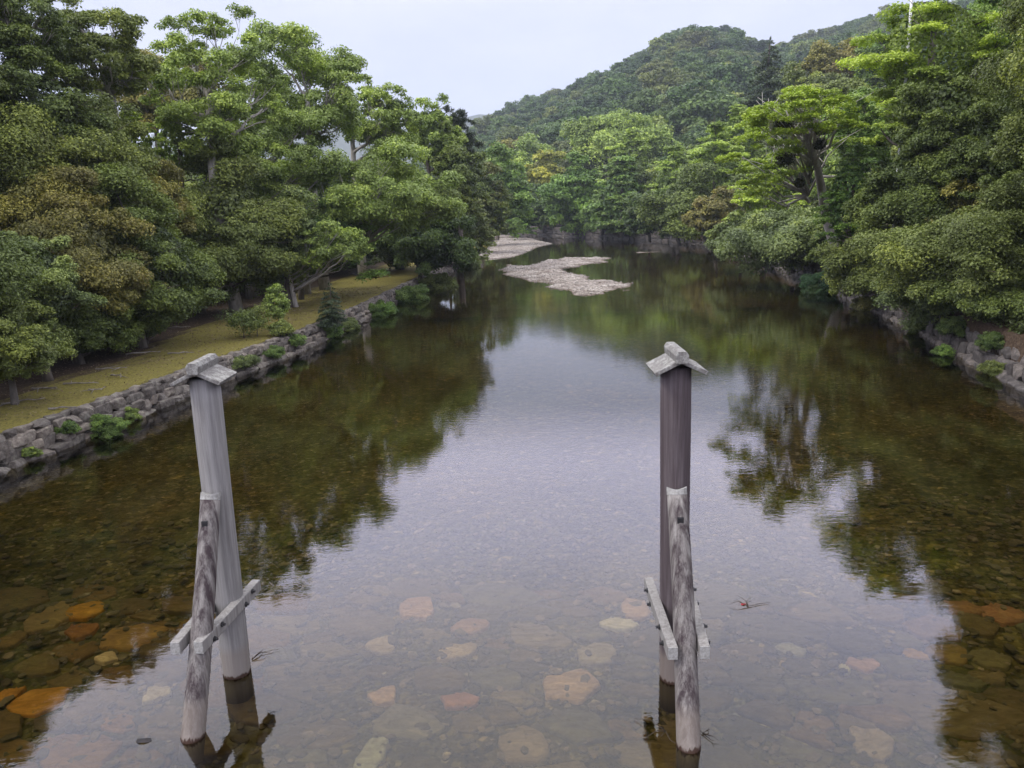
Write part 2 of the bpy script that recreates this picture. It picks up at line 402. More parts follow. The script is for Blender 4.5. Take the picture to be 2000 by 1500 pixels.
# ------------------------------------------------------------------ slabs on the riverbed in front of the bridge
def slab_mat(name, stops):
    m, nt, out = nodemat(name); n = N(nt)
    tc = n('ShaderNodeTexCoord'); oi = n('ShaderNodeObjectInfo')
    ad = n('ShaderNodeVectorMath', {0: (tc, 'Object'), 1: (oi, 'Random')}, operation='ADD')
    mp = n('ShaderNodeMapping', {0: ad, 2: (0, 0, .6), 3: (1, 2.3, 1)})
    a = n('ShaderNodeTexNoise', {'Vector': mp, 'Scale': 2.4, 'Detail': 8, 'Roughness': .68, 'Distortion': .8})
    r = n.ramp(a, stops)
    c = n.mix(1.0, (r, 0), (oi, 'Color'), 'MULTIPLY')
    bp = n('ShaderNodeBump', {'Strength': .8, 'Distance': .05, 'Height': a})
    p = n('ShaderNodeBsdfPrincipled', {'Base Color': mo(c), 'Roughness': .85, 'Normal': bp, 'Specular IOR Level': .15})
    nt.links.new(p.outputs[0], out.inputs[0]); return m
SLAB = slab_mat('river_slab', [(.3, (.5, .46, .42)), (.5, (.85, .82, .8)), (.62, (1.1, 1.08, 1.05)), (.78, (1.7, 1.65, 1.5))])

def clip_poly(P, nrm, c):
    out_ = []
    for i in range(len(P)):
        a, b = P[i], P[(i + 1) % len(P)]; da, db = a @ nrm - c, b @ nrm - c
        if da <= 0: out_.append(a)
        if (da < 0) != (db < 0) and abs(da - db) > 1e-12: out_.append(a + (b - a) * (da / (da - db)))
    return out_
def slab_mesh(rng, P, th):
    P = np.array(P)
    for _ in range(2): P = np.concatenate([[.9 * P[i] + .1 * P[(i + 1) % len(P)], .1 * P[i] + .9 * P[(i + 1) % len(P)]] for i in range(len(P))])
    c = P.mean(0); n_ = len(P); rad_ = np.linalg.norm(P - c, axis=1).mean()
    P = c + (P - c) * (1 + rng.normal(size=(n_, 1)) * .03)
    V_ = []; tilt = rng.uniform(-.05, .05, 2)
    for sc_, z in ((1.05, -.12), (1.03, th * .6), (.975, th * .97), (.68, th * 1.0), (.35, th * 1.03)):
        for q in P:
            w = c + (q - c) * sc_; V_.append((w[0], w[1], z + (w - c) @ tilt + (rng.normal() * .011 if z > 0 else 0)))
    V_.append((c[0], c[1], th * 1.08)); F_ = []
    for k in range(4):
        for i in range(n_):
            j = (i + 1) % n_; F_.append((k * n_ + i, k * n_ + j, (k + 1) * n_ + j, (k + 1) * n_ + i))
    for i in range(n_): F_.append((4 * n_ + i, 4 * n_ + (i + 1) % n_, 5 * n_))
    return np.array(V_), F_, c

rng = np.random.default_rng(21)
SLABS = [  # stones that stand out in the photograph: pixel, size in pixels, colour, label
    ((1112, 1330), (100, 62), (.62, .43, .32), 'pale pinkish veined boulder slab in the water between the two post frames'),
    ((902, 1362), (74, 32), (.50, .24, .16), 'smooth reddish brown flat stone left of the pale veined boulder'),
    ((748, 1355), (52, 36), (.66, .44, .32), 'small tan angular stone right of the left post frame'),
    ((888, 1270), (90, 34), (.55, .42, .30), 'long narrow tan stone lying diagonally in mid water'),
    ((745, 1255), (54, 32), (.58, .46, .38), 'pale tan squarish stone above the small tan angular one'),
    ((812, 1185), (80, 42), (.58, .36, .27), 'pink rough stone at the far edge of the slabs, left of centre'),
    ((922, 1222), (74, 30), (.48, .29, .22), 'reddish stone just beyond the long diagonal stone'),
    ((1240, 1190), (60, 40), (.60, .40, .31), 'pinkish stone left of the right post frame tie beams'),
    ((1214, 1216), (84, 20), (.80, .76, .72), 'narrow white streaked stone beside the right post frame'),
    ((1160, 1270), (80, 40), (.42, .36, .30), 'dull tan slab beyond the pale veined boulder'),
    ((800, 1405), (170, 66), (.27, .24, .19), 'largest flat grey brown slab below the reddish stone'),
    ((1030, 1450), (100, 72), (.36, .28, .22), 'brown rough slab at the bottom centre of the water'),
    ((725, 1470), (60, 62), (.50, .50, .44), 'pale grey pointed stone at the bottom edge left of centre'),
    ((78, 1352), (112, 58), (.72, .36, .07), 'bright orange oval slab under clear water at far left'),
    ((8, 1350), (40, 44), (.66, .33, .07), 'orange slab beside the orange oval one at the left edge'),
    ((172, 1184), (70, 30), (.70, .36, .05), 'orange yellow flat stone at the back of the left slabs'),
    ((95, 1195), (84, 52), (.34, .24, .12), 'brown olive slab beside the orange yellow stone'),
    ((155, 1222), (76, 36), (.46, .22, .08), 'rusty orange wedge shaped slab in the left slabs'),
    ((260, 1235), (130, 42), (.40, .25, .10), 'long ochre slab left of the left post frame'),
    ((205, 1274), (50, 22), (.72, .58, .42), 'small pale cream stone among the left slabs'),
    ((75, 1290), (84, 40), (.20, .145, .06), 'dark brown slab above the orange oval slab'),
    ((20, 1240), (60, 44), (.26, .17, .07), 'dark rusty slab at the left edge of the water'),
    ((308, 1350), (50, 32), (.60, .52, .44), 'pale rounded stone left of the leaning left brace'),
    ((1790, 1268), (52, 20), (.62, .38, .07), 'small golden orange stone among the dark right slabs'),
    ((1822, 1218), (100, 50), (.26, .17, .08), 'broad brown slab in the dark water at the right'),
    ((1715, 1190), (90, 46), (.21, .155, .08), 'dark olive slab at the edge of the sky reflection'),
    ((1880, 1182), (84, 26), (.34, .19, .10), 'thin rusty brown slab at the back of the right slabs'),
    ((1960, 1190), (80, 40), (.42, .22, .13), 'reddish white veined slab at the right edge'),
    ((1910, 1212), (84, 40), (.20, .15, .08), 'dark lens shaped slab right of the broad brown slab'),
    ((1845, 1265), (80, 44), (.30, .20, .08), 'ochre brown rounded slab below the broad brown slab'),
    ((1770, 1240), (62, 30), (.20, .17, .08), 'dark green brown oval slab left of the ochre one'),
    ((1935, 1275), (70, 34), (.24, .21, .12), 'olive grey slab near the right edge'),
    ((1690, 1285), (66, 24), (.58, .36, .28), 'pink flat stone under the sky reflection at right'),
    ((1650, 1295), (20, 14), (.72, .68, .52), 'tiny cream round stone beside the pink flat one'),
    ((1700, 1440), (80, 56), (.42, .34, .27), 'light brown slab at the bottom right of the water'),
    ((1545, 1258), (70, 28), (.36, .35, .33), 'grey flat stone with a pale corner right of the right frame'),
]
pts = []; info = []
for (pp, ss, colr, lab) in SLABS:
    q = onz(pp[0], pp[1], BEDZ + .12); pts.append(q[:2])
    w = onz(pp[0] + ss[0] / 2, pp[1], BEDZ + .12)[0] - onz(pp[0] - ss[0] / 2, pp[1], BEDZ + .12)[0]
    dep = abs(onz(pp[0], pp[1] - ss[1] / 2, BEDZ + .12)[1] - onz(pp[0], pp[1] + ss[1] / 2, BEDZ + .12)[1])
    info.append((w, dep))
sizes = [max(i) * .5 for i in info]
def make_slab(P, th, colr, label, group=None):
    V_, F_, c = slab_mesh(rng, P, th)
    zb = BEDZ + .06 * nz(c[0], c[1], .5) + .08 * nz(c[0], c[1], .11, 7)
    V_[:, :2] -= c
    mb = MB(); mb.add(V_, F_); o = mb.build('river_stone', SLAB, smooth=True)
    o.location = (c[0], c[1], zb); o.color = (*(tuple(v * (.62 if colr[0] > colr[2] * 4 else .74) for v in colr) if not group else colr), 1)
    tag(o, label, 'stone', group)
for (q, (w, dep), (pp, ss, colr, lab)) in zip(pts, info, SLABS):
    k = int(rng.integers(6, 10))
    th = (np.arange(k) + rng.uniform(-.42, .42, k)) * 2 * math.pi / k
    rr = rng.uniform(.74, 1.2, k)
    P = np.stack([np.cos(th) * rr * w * .52, np.sin(th) * rr * dep * .52], 1)
    if 'diagonal' in lab: P = P @ rotz(.75)[:2, :2].T * np.array([1.0, .9])
    make_slab(P @ rotz(-.12)[:2, :2].T + q, .09, colr, lab)
# the remaining dull slabs fill the apron between them
YEX, YEY = EDGE
tries = 0; seeds = []; sz_ = []
AS = 1.65; RA = rotz(-.30)[:2, :2]
def warp(q): w = RA.T @ np.asarray(q); return np.array([w[0] / AS, w[1]])
def unwarp(w): return RA @ np.array([w[0] * AS, w[1]])
wp = [warp(q) for q in pts]; wsz = [max(i[0] / AS, i[1]) * .5 for i in info]
while tries < 14000 and len(seeds) < 225:
    tries += 1
    y = rng.uniform(7.2, 19.5); x = rng.uniform(-.86 * y - 1.2, .86 * y + 1.2)
    if y > np.interp(x, YEX, YEY) + .3 * math.sin(x * 1.7): continue
    s_ = rng.choice([.2, .3, .42, .56, .72], p=[.15, .25, .28, .22, .1])
    w = warp((x, y))
    if any(np.hypot(*(w - q)) < (s_ * .8 + t * .8) for q, t in zip(wp, wsz)): continue
    if any(np.hypot(*(w - q)) < .78 * (s_ + t) for q, t in zip(seeds, sz_)): continue
    if min(math.hypot(x - a, y - b) for a, b in ((-5.15, 12.46), (-5.28, 10.73), (2.64, 11.87), (2.5, 10.13))) < .5: continue
    seeds.append(w); sz_.append(s_)
allp = wp + seeds; alls = wsz + sz_
for q, s_ in zip(seeds, sz_):
    kk = int(rng.integers(6, 10)); th_ = (np.arange(kk) + rng.uniform(-.35, .35, kk)) * 2 * math.pi / kk
    P = [np.array([q[0] + math.cos(t) * s_ * r_, q[1] + math.sin(t) * s_ * r_]) for t, r_ in zip(th_, rng.uniform(1.0, 1.5, kk))]
    for q2, s2 in zip(allp, alls):
        d = q2 - q; L = np.linalg.norm(d)
        if L < 1e-6 or L > 3.2: continue
        d = d / L; P = clip_poly(P, d, q @ d + L * s_ / (s_ + s2) - rng.uniform(.01, .05))
        if len(P) < 3: break
    if len(P) < 3: continue
    P = [unwarp(w) for w in P]
    base = random.Random(int(q[0] * 977 + q[1] * 131)).choice([(.075, .055, .03), (.095, .072, .042), (.065, .054, .034), (.12, .095, .06), (.10, .066, .036), (.08, .072, .046)] if unwarp(q)[0] > -5 else [(.10, .062, .026), (.075, .052, .026), (.14, .080, .026), (.065, .046, .024), (.09, .064, .032)])
    base = tuple(v * 1.65 for v in base)
    make_slab(P, rng.uniform(.015, .11), base, 'dull brownish flat slab, one of many paving the shallow riverbed', 'dull flat slabs paving the riverbed')
# small pebbles and gravel bits between them: uncountable
rng = np.random.default_rng(5); mb = MB()
for _ in range(6500):
    y = 7 + 14 * rng.random() ** .9; x = rng.uniform(-.86 * y - 1, .86 * y + 1)
    s_ = rng.choice([.05, .08, .13, .2], p=[.33, .33, .22, .12])
    V_, F_ = rock(rng, (s_ * 1.5, s_, s_ * .6), ICO1, .8, 2, .03)
    mb.add(V_ @ rotz(rng.uniform(0, 6)).T + np.array([x, y, BEDZ + .06 * nz(x, y, .5) + .08 * nz(x, y, .11, 7) + (.02 if rng.random() < .6 else rng.uniform(.03, .1))]), F_, rng.random())
PEB2 = simple_mat('bed_pebble', [(.3, (.05, .038, .026)), (.5, (.10, .08, .055)), (.62, (.15, .115, .085)), (.72, (.3, .26, .21))], 1.7, 3, attr=True)
struct(mb.build('pebbles', PEB2), 'stuff')

# ------------------------------------------------------------------ trees
def unit(v): return v / (np.linalg.norm(v, axis=-1, keepdims=True) + 1e-9)
def quads(C, Nn, L, W, rng):
    """rhombic leaves at C with normals Nn"""
    t = unit(np.cross(Nn, rng.normal(size=C.shape))); b = np.cross(Nn, t)
    L = L[:, None] * .5; W = W[:, None] * .5
    V_ = np.stack([C - t * L, C + b * W - t * L * .1, C + t * L, C - b * W - t * L * .1], 1).reshape(-1, 3)
    F_ = np.arange(len(V_)).reshape(-1, 4)
    return V_, F_

def crown(kind, R, zb, zt, leaf, rng, dens=1.0, young=.25):
    """returns leaf mesh arrays and the clump centres the limbs run to"""
    H = zt - zb; C, Nn, L, T, Yg = [], [], [], [], []
    clumps = []
    ph = rng.uniform(0, 6.28, 4)
    def wob(az): return 1 + .13 * np.sin(2 * az + ph[0]) + .09 * np.sin(3 * az + ph[1]) + .06 * np.sin(5 * az + ph[2])
    if kind in ('oak', 'shrub', 'dome', 'camphor', 'pine'):
        zc = zb + H * (.42 if kind != 'camphor' else .35); up, dn = zt - zc, zc - zb
        rc = {'oak': np.clip(.27 * R, .5, 2.0), 'dome': .30 * R, 'shrub': .36 * R, 'camphor': np.clip(.19 * R, .6, 1.5), 'pine': .17 * R}[kind]
        area = 2 * math.pi * R * (R + (up + dn) / 2)
        nclu = int(area / (math.pi * rc * rc) * {'oak': .78, 'dome': .9, 'shrub': 1.1, 'camphor': .68, 'pine': .9}[kind])
        nclu = int(np.clip(nclu, 9, 170))
        k = np.arange(nclu) + .5
        cz = 1 - 2 * k / nclu; cz = np.clip(cz + rng.normal(size=nclu) * .1, -1, 1)
        az = k * 2.39996 + rng.normal(size=nclu) * .35
        ss = np.sqrt(1 - cz ** 2)
        f = rng.uniform(.64, 1.06, nclu)
        inner = rng.random(nclu) < (.2 if kind != 'camphor' else .35); f[inner] *= rng.uniform(.5, .8, inner.sum())
        hz = np.where(cz > 0, up, dn)
        pw = np.where(cz < 0, .42 if zb < .6 else .7, .8) if kind in ('oak', 'dome', 'shrub') else 1.0
        P = np.stack([np.cos(az) * ss ** pw * (R - rc * .7) * f * wob(az), np.sin(az) * ss ** pw * (R - rc * .7) * f * wob(az), zc + cz * np.maximum(hz - rc * .5, .1) * f], 1)
        for i in range(nclu):
            p0 = P[i]; outd = unit(np.array([p0[0], p0[1], (p0[2] - zc) * .6])); d = unit(outd * .75 + np.array([0, 0, .75]))
            r0 = rc * np.clip(math.exp(rng.normal() * .32), .5, 1.75); ct = rng.random(); clumps.append(p0)
            npf = {'oak': 7, 'dome': 6, 'shrub': 6, 'camphor': 6, 'pine': 5}[kind]
            dirs = unit(rng.normal(size=(npf, 3)) + d * 1.0)
            pc = p0 + dirs * r0 * np.array([.95, .95, .55]) * rng.uniform(.45, 1.25, (npf, 1))
            rp = r0 * rng.uniform(.36, .58, npf)
            yb = young * rng.random() ** 1.2 * 2
            for q, rr in zip(pc, rp):
                nl = int(dens * 4 * math.pi * rr * rr * .62 / (.26 * leaf * leaf)) + 3
                ld = unit(rng.normal(size=(nl, 3)) + d * .85)
                C.append(q + ld * rr * np.array([1, 1, .66]) * (.3 + 1.12 * rng.random((nl, 1)) ** .75))
                if kind == 'pine':
                    Nn.append(unit(rng.normal(size=(nl, 3))))
                else:
                    Nn.append(unit(ld * .75 + np.array([0, 0, .5]) + rng.normal(size=(nl, 3)) * .5))
                pt = rng.random()
                T.append(np.clip(.36 * ct + .24 * pt + .4 * rng.random(nl), 0, 1))
                Yg.append(np.clip(yb * rng.random(nl) * (.4 + .8 * pt), 0, .9)); L.append(leaf * rng.uniform(.65, 1.35, nl))
        if kind in ('oak', 'dome', 'shrub'):     # inner foliage, its tone darkened to paint in the shade inside the crown
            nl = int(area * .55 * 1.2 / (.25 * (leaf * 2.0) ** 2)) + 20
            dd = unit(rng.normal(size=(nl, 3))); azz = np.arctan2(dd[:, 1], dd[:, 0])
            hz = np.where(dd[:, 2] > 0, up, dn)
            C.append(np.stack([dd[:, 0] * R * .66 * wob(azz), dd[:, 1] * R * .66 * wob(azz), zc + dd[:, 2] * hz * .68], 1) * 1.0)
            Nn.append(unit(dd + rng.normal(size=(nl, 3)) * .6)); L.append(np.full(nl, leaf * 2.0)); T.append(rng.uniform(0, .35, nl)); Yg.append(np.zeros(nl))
    elif kind == 'maple':                        # tiers of flat drooping sprays
        nclu = int(np.clip(3.6 * H / (R * .16 + .2), 18, 110))
        for i in range(nclu):
            h = (i + rng.random()) / nclu; z = zb + H * (.06 + .92 * h)
            er = R * (1 - .72 * h ** 2.2) * (.72 + .28 * min(1, h / .25)); az = i * 2.39996 + rng.normal() * .4
            rad_ = er * rng.uniform(.35, .92); r0 = R * rng.uniform(.24, .44) * (1 - .35 * h)
            if h > .9: rad_ *= .4
            p0 = np.array([math.cos(az) * rad_ * wob(az), math.sin(az) * rad_ * wob(az), z - .12 * rad_]); clumps.append(p0)
            ct = rng.random(); yb = young * 2 * rng.random()
            for _ in range(8):
                a2 = rng.uniform(0, 6.28); r2 = r0 * math.sqrt(rng.random()) * .85; rr = r0 * rng.uniform(.3, .5)
                q = p0 + np.array([math.cos(a2) * r2, math.sin(a2) * r2, -.28 * r2 * r2 / r0 + rng.normal() * .05 * r0])
                nl = int(dens * math.pi * rr * rr * 1.35 / (.26 * leaf * leaf)) + 3
                rl = rr * np.sqrt(rng.random(nl)); al = rng.uniform(0, 6.28, nl)
                C.append(q + np.stack([np.cos(al) * rl, np.sin(al) * rl, rng.normal(size=nl) * rr * .16 - .4 * rl * rl / rr * .6], 1))
                Nn.append(unit(np.stack([np.cos(al) * rl / rr * .5, np.sin(al) * rl / rr * .5, np.ones(nl)], 1) + rng.normal(size=(nl, 3)) * .38))
                pt = rng.random(); T.append(np.clip(.36 * ct + .24 * pt + .4 * rng.random(nl), 0, 1))
                Yg.append(np.clip(yb * rng.random(nl) * (.4 + .8 * pt), 0, .9)); L.append(leaf * rng.uniform(.6, 1.3, nl))
        nl = int(R * H * 2.2 / (.25 * (leaf * 1.6) ** 2)) + 10
        dd = unit(rng.normal(size=(nl, 3))); C.append(np.stack([dd[:, 0] * R * .5, dd[:, 1] * R * .5, zb + H * .42 + dd[:, 2] * H * .38], 1))
        Nn.append(unit(dd + rng.normal(size=(nl, 3)) * .6)); L.append(np.full(nl, leaf * 1.6)); T.append(rng.uniform(0, .4, nl)); Yg.append(np.zeros(nl))  # inner maple leaves, also toned darker as painted shade
    elif kind == 'cedar':
        nt_ = int(np.clip(H / .8, 10, 22))
        for i in range(nt_):
            h = i / (nt_ - 1); z = zb + H * h; er = R * (1 - h) ** .75 + .15
            for j in range(max(4, int(9 * (1 - h)))):
                az = rng.uniform(0, 6.28); clumps.append(np.array([math.cos(az) * er * .7, math.sin(az) * er * .7, z]))
                nl = int(dens * er * er * .8 / (.26 * leaf * leaf)) + 6
                t = rng.random(nl) ** .7; sp = rng.normal(size=nl) * .13 * er
                x = er * t; C.append(np.stack([math.cos(az) * x - math.sin(az) * sp, math.sin(az) * x + math.cos(az) * sp, z - .28 * x + .1 * rng.normal(size=nl) * H / nt_ * 2], 1))
                Nn.append(unit(np.array([math.cos(az) * .4, math.sin(az) * .4, 1]) + rng.normal(size=(nl, 3)) * .5)); L.append(leaf * rng.uniform(.6, 1.3, nl))
                T.append(np.clip(.4 * rng.random() + .5 * rng.random(nl), 0, 1)); Yg.append(young * rng.random(nl))
    C = np.concatenate(C); Nn = np.concatenate(Nn); L = np.concatenate(L); T = np.concatenate(T); Yg = np.concatenate(Yg)
    W = L * {'pine': .22, 'maple': .62, 'cedar': .4}.get(kind, .52)
    if kind == 'pine': L = L * 1.9
    V_, F_ = quads(C, Nn, L, W, rng)
    return V_, F_, T, Yg, np.array(clumps)

def limbs(kind, R, zb, zt, clumps, rng, tr, lean=(0, 0)):
    """trunk with boughs reaching into the clumps"""
    mb = MB(); H = zt
    ztop = zb + (zt - zb) * {'cedar': .96, 'pine': .8, 'camphor': .45, 'maple': .6}.get(kind, .5)
    k = 7; t = np.linspace(0, 1, k)
    wx, wy = rng.normal(size=2) * .05 * H
    path = np.stack([wx * np.sin(t * 3) * .5 + lean[0] * t, wy * np.sin(t * 2.5) * .5 + lean[1] * t, -.3 + (ztop + .3) * t], 1)
    mb.tube(path, tr * (1.25 - .85 * t), 8)
    if kind == 'cedar': return mb
    if kind in ('oak', 'maple'):
        for i in rng.permutation(len(clumps))[:int(14 if kind == 'oak' else 9)]:
            c = clumps[i]; ax_ = np.array([0, 0, c[2] - .25 * (c[2] - zb)]); a_ = ax_ * .35 + c * .65; e_ = c + (c - ax_) * rng.uniform(.12, .3) + rng.normal(size=3) * .1 * R
            mb.tube([a_, (a_ + e_) / 2 + rng.normal(size=3) * .04 * R, e_], [.012 * R, .008 * R, .002 * R], 4)
            for _ in range(2):
                b_ = a_ * .4 + e_ * .6; f_ = e_ + rng.normal(size=3) * .14 * R; mb.tube([b_, (b_ + f_) / 2 + rng.normal(size=3) * .02 * R, f_], [.006 * R, .004 * R, .0015 * R], 4)
    nm = int(np.clip(len(clumps) // 6, 3, {'camphor': 9, 'maple': 7}.get(kind, 7)))
    idx = [int(rng.integers(len(clumps)))]
    while len(idx) < nm:
        idx.append(int(np.argmax(np.min(np.linalg.norm(clumps[:, None] - clumps[idx][None], axis=2), axis=1) * rng.uniform(.7, 1, len(clumps)))))
    own = np.argmin(np.linalg.norm(clumps[:, None] - clumps[idx][None], axis=2), axis=1)
    keep = {'camphor': 1.0, 'maple': .6}.get(kind, .55)
    for g in range(nm):
        cs = clumps[own == g]; cen = cs.mean(0)
        zs = np.clip(cen[2] - np.hypot(cen[0], cen[1]) * rng.uniform(.5, 1.0), ztop * .3, ztop * .97); u_ = zs / ztop
        s0 = np.array([np.interp(u_, t, path[:, j]) for j in range(3)])
        mid = s0 * .45 + cen * .55 + np.array([cen[0] * .1, cen[1] * .1, -.10 * R]) + rng.normal(size=3) * .07 * R
        tt = np.linspace(0, 1, 9)[:, None]
        pth = s0 * (1 - tt) ** 2 + 2 * mid * tt * (1 - tt) + cen * tt ** 2 + rng.normal(size=(9, 3)) * .022 * R * np.sin(tt * 3.14)
        r0 = tr * (.58 - .25 * u_); rr = np.linspace(r0, r0 * .3, 9); mb.tube(pth, rr, 6)
        for c in cs:
            if rng.random() > keep: continue
            k_ = int(rng.integers(3, 9)); b0 = pth[k_]; md_ = (b0 + c) / 2 + rng.normal(size=3) * .05 * R - np.array([0, 0, .03 * R])
            q = np.array([b0, b0 * .55 + md_ * .45, md_, md_ * .4 + c * .6, c]); mb.tube(q, np.linspace(rr[k_] * .5, max(.014, rr[k_] * .12), 5), 5)
            if kind == 'camphor':
                for _ in range(2):
                    e = c + rng.normal(size=3) * .07 * R + np.array([0, 0, .03 * R]); mb.tube([md_, (md_ + e) / 2 + rng.normal(size=3) * .02 * R, e], [rr[k_] * .22, rr[k_] * .13, .01], 4)
    return mb

TREES = []
def tree(name, kind, base, R, H, zb, colr, mat, label, cat='tree', group=None, Y=None, seed=0, dens=1.0, young=.25, tr=None, bark=None, leafk=1.0, off=0.0, sy=1.0):
    rng = np.random.default_rng(seed)
    Yd = Y if Y is not None else math.hypot(base[0], base[1])
    leaf = float(np.clip(2.65 * Yd / 768, .085, 2.0)) * leafk
    root = empty(name, base, label, cat, group)
    V_, F_, T, Yg, cl = crown(kind, R, zb, H, leaf, rng, dens, young)
    V_[:, 0] += off; cl = cl + np.array([off, 0, 0])
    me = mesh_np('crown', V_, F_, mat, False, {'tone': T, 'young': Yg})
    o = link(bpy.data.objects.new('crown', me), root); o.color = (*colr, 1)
    mb = limbs(kind, R, zb, H, cl, rng, tr or max(.04, .03 * H), (0, 0))
    mb.build('trunk' if cat == 'tree' else 'stem', bark or BARK, root, smooth=True)
    TREES.append((root, R, H)); return root

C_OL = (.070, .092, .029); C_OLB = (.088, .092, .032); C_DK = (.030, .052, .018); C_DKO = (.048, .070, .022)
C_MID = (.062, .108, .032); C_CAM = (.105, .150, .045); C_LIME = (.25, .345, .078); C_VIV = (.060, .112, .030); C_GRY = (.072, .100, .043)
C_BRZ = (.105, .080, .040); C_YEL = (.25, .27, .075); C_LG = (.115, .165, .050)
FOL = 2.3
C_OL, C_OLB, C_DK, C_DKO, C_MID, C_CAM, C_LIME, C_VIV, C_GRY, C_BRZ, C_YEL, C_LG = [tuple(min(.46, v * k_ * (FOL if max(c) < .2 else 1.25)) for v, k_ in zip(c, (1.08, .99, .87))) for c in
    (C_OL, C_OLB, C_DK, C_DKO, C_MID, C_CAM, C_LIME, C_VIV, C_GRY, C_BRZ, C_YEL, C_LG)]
G, B_, L_ = LEAF_G, LEAF_B, LEAF_L
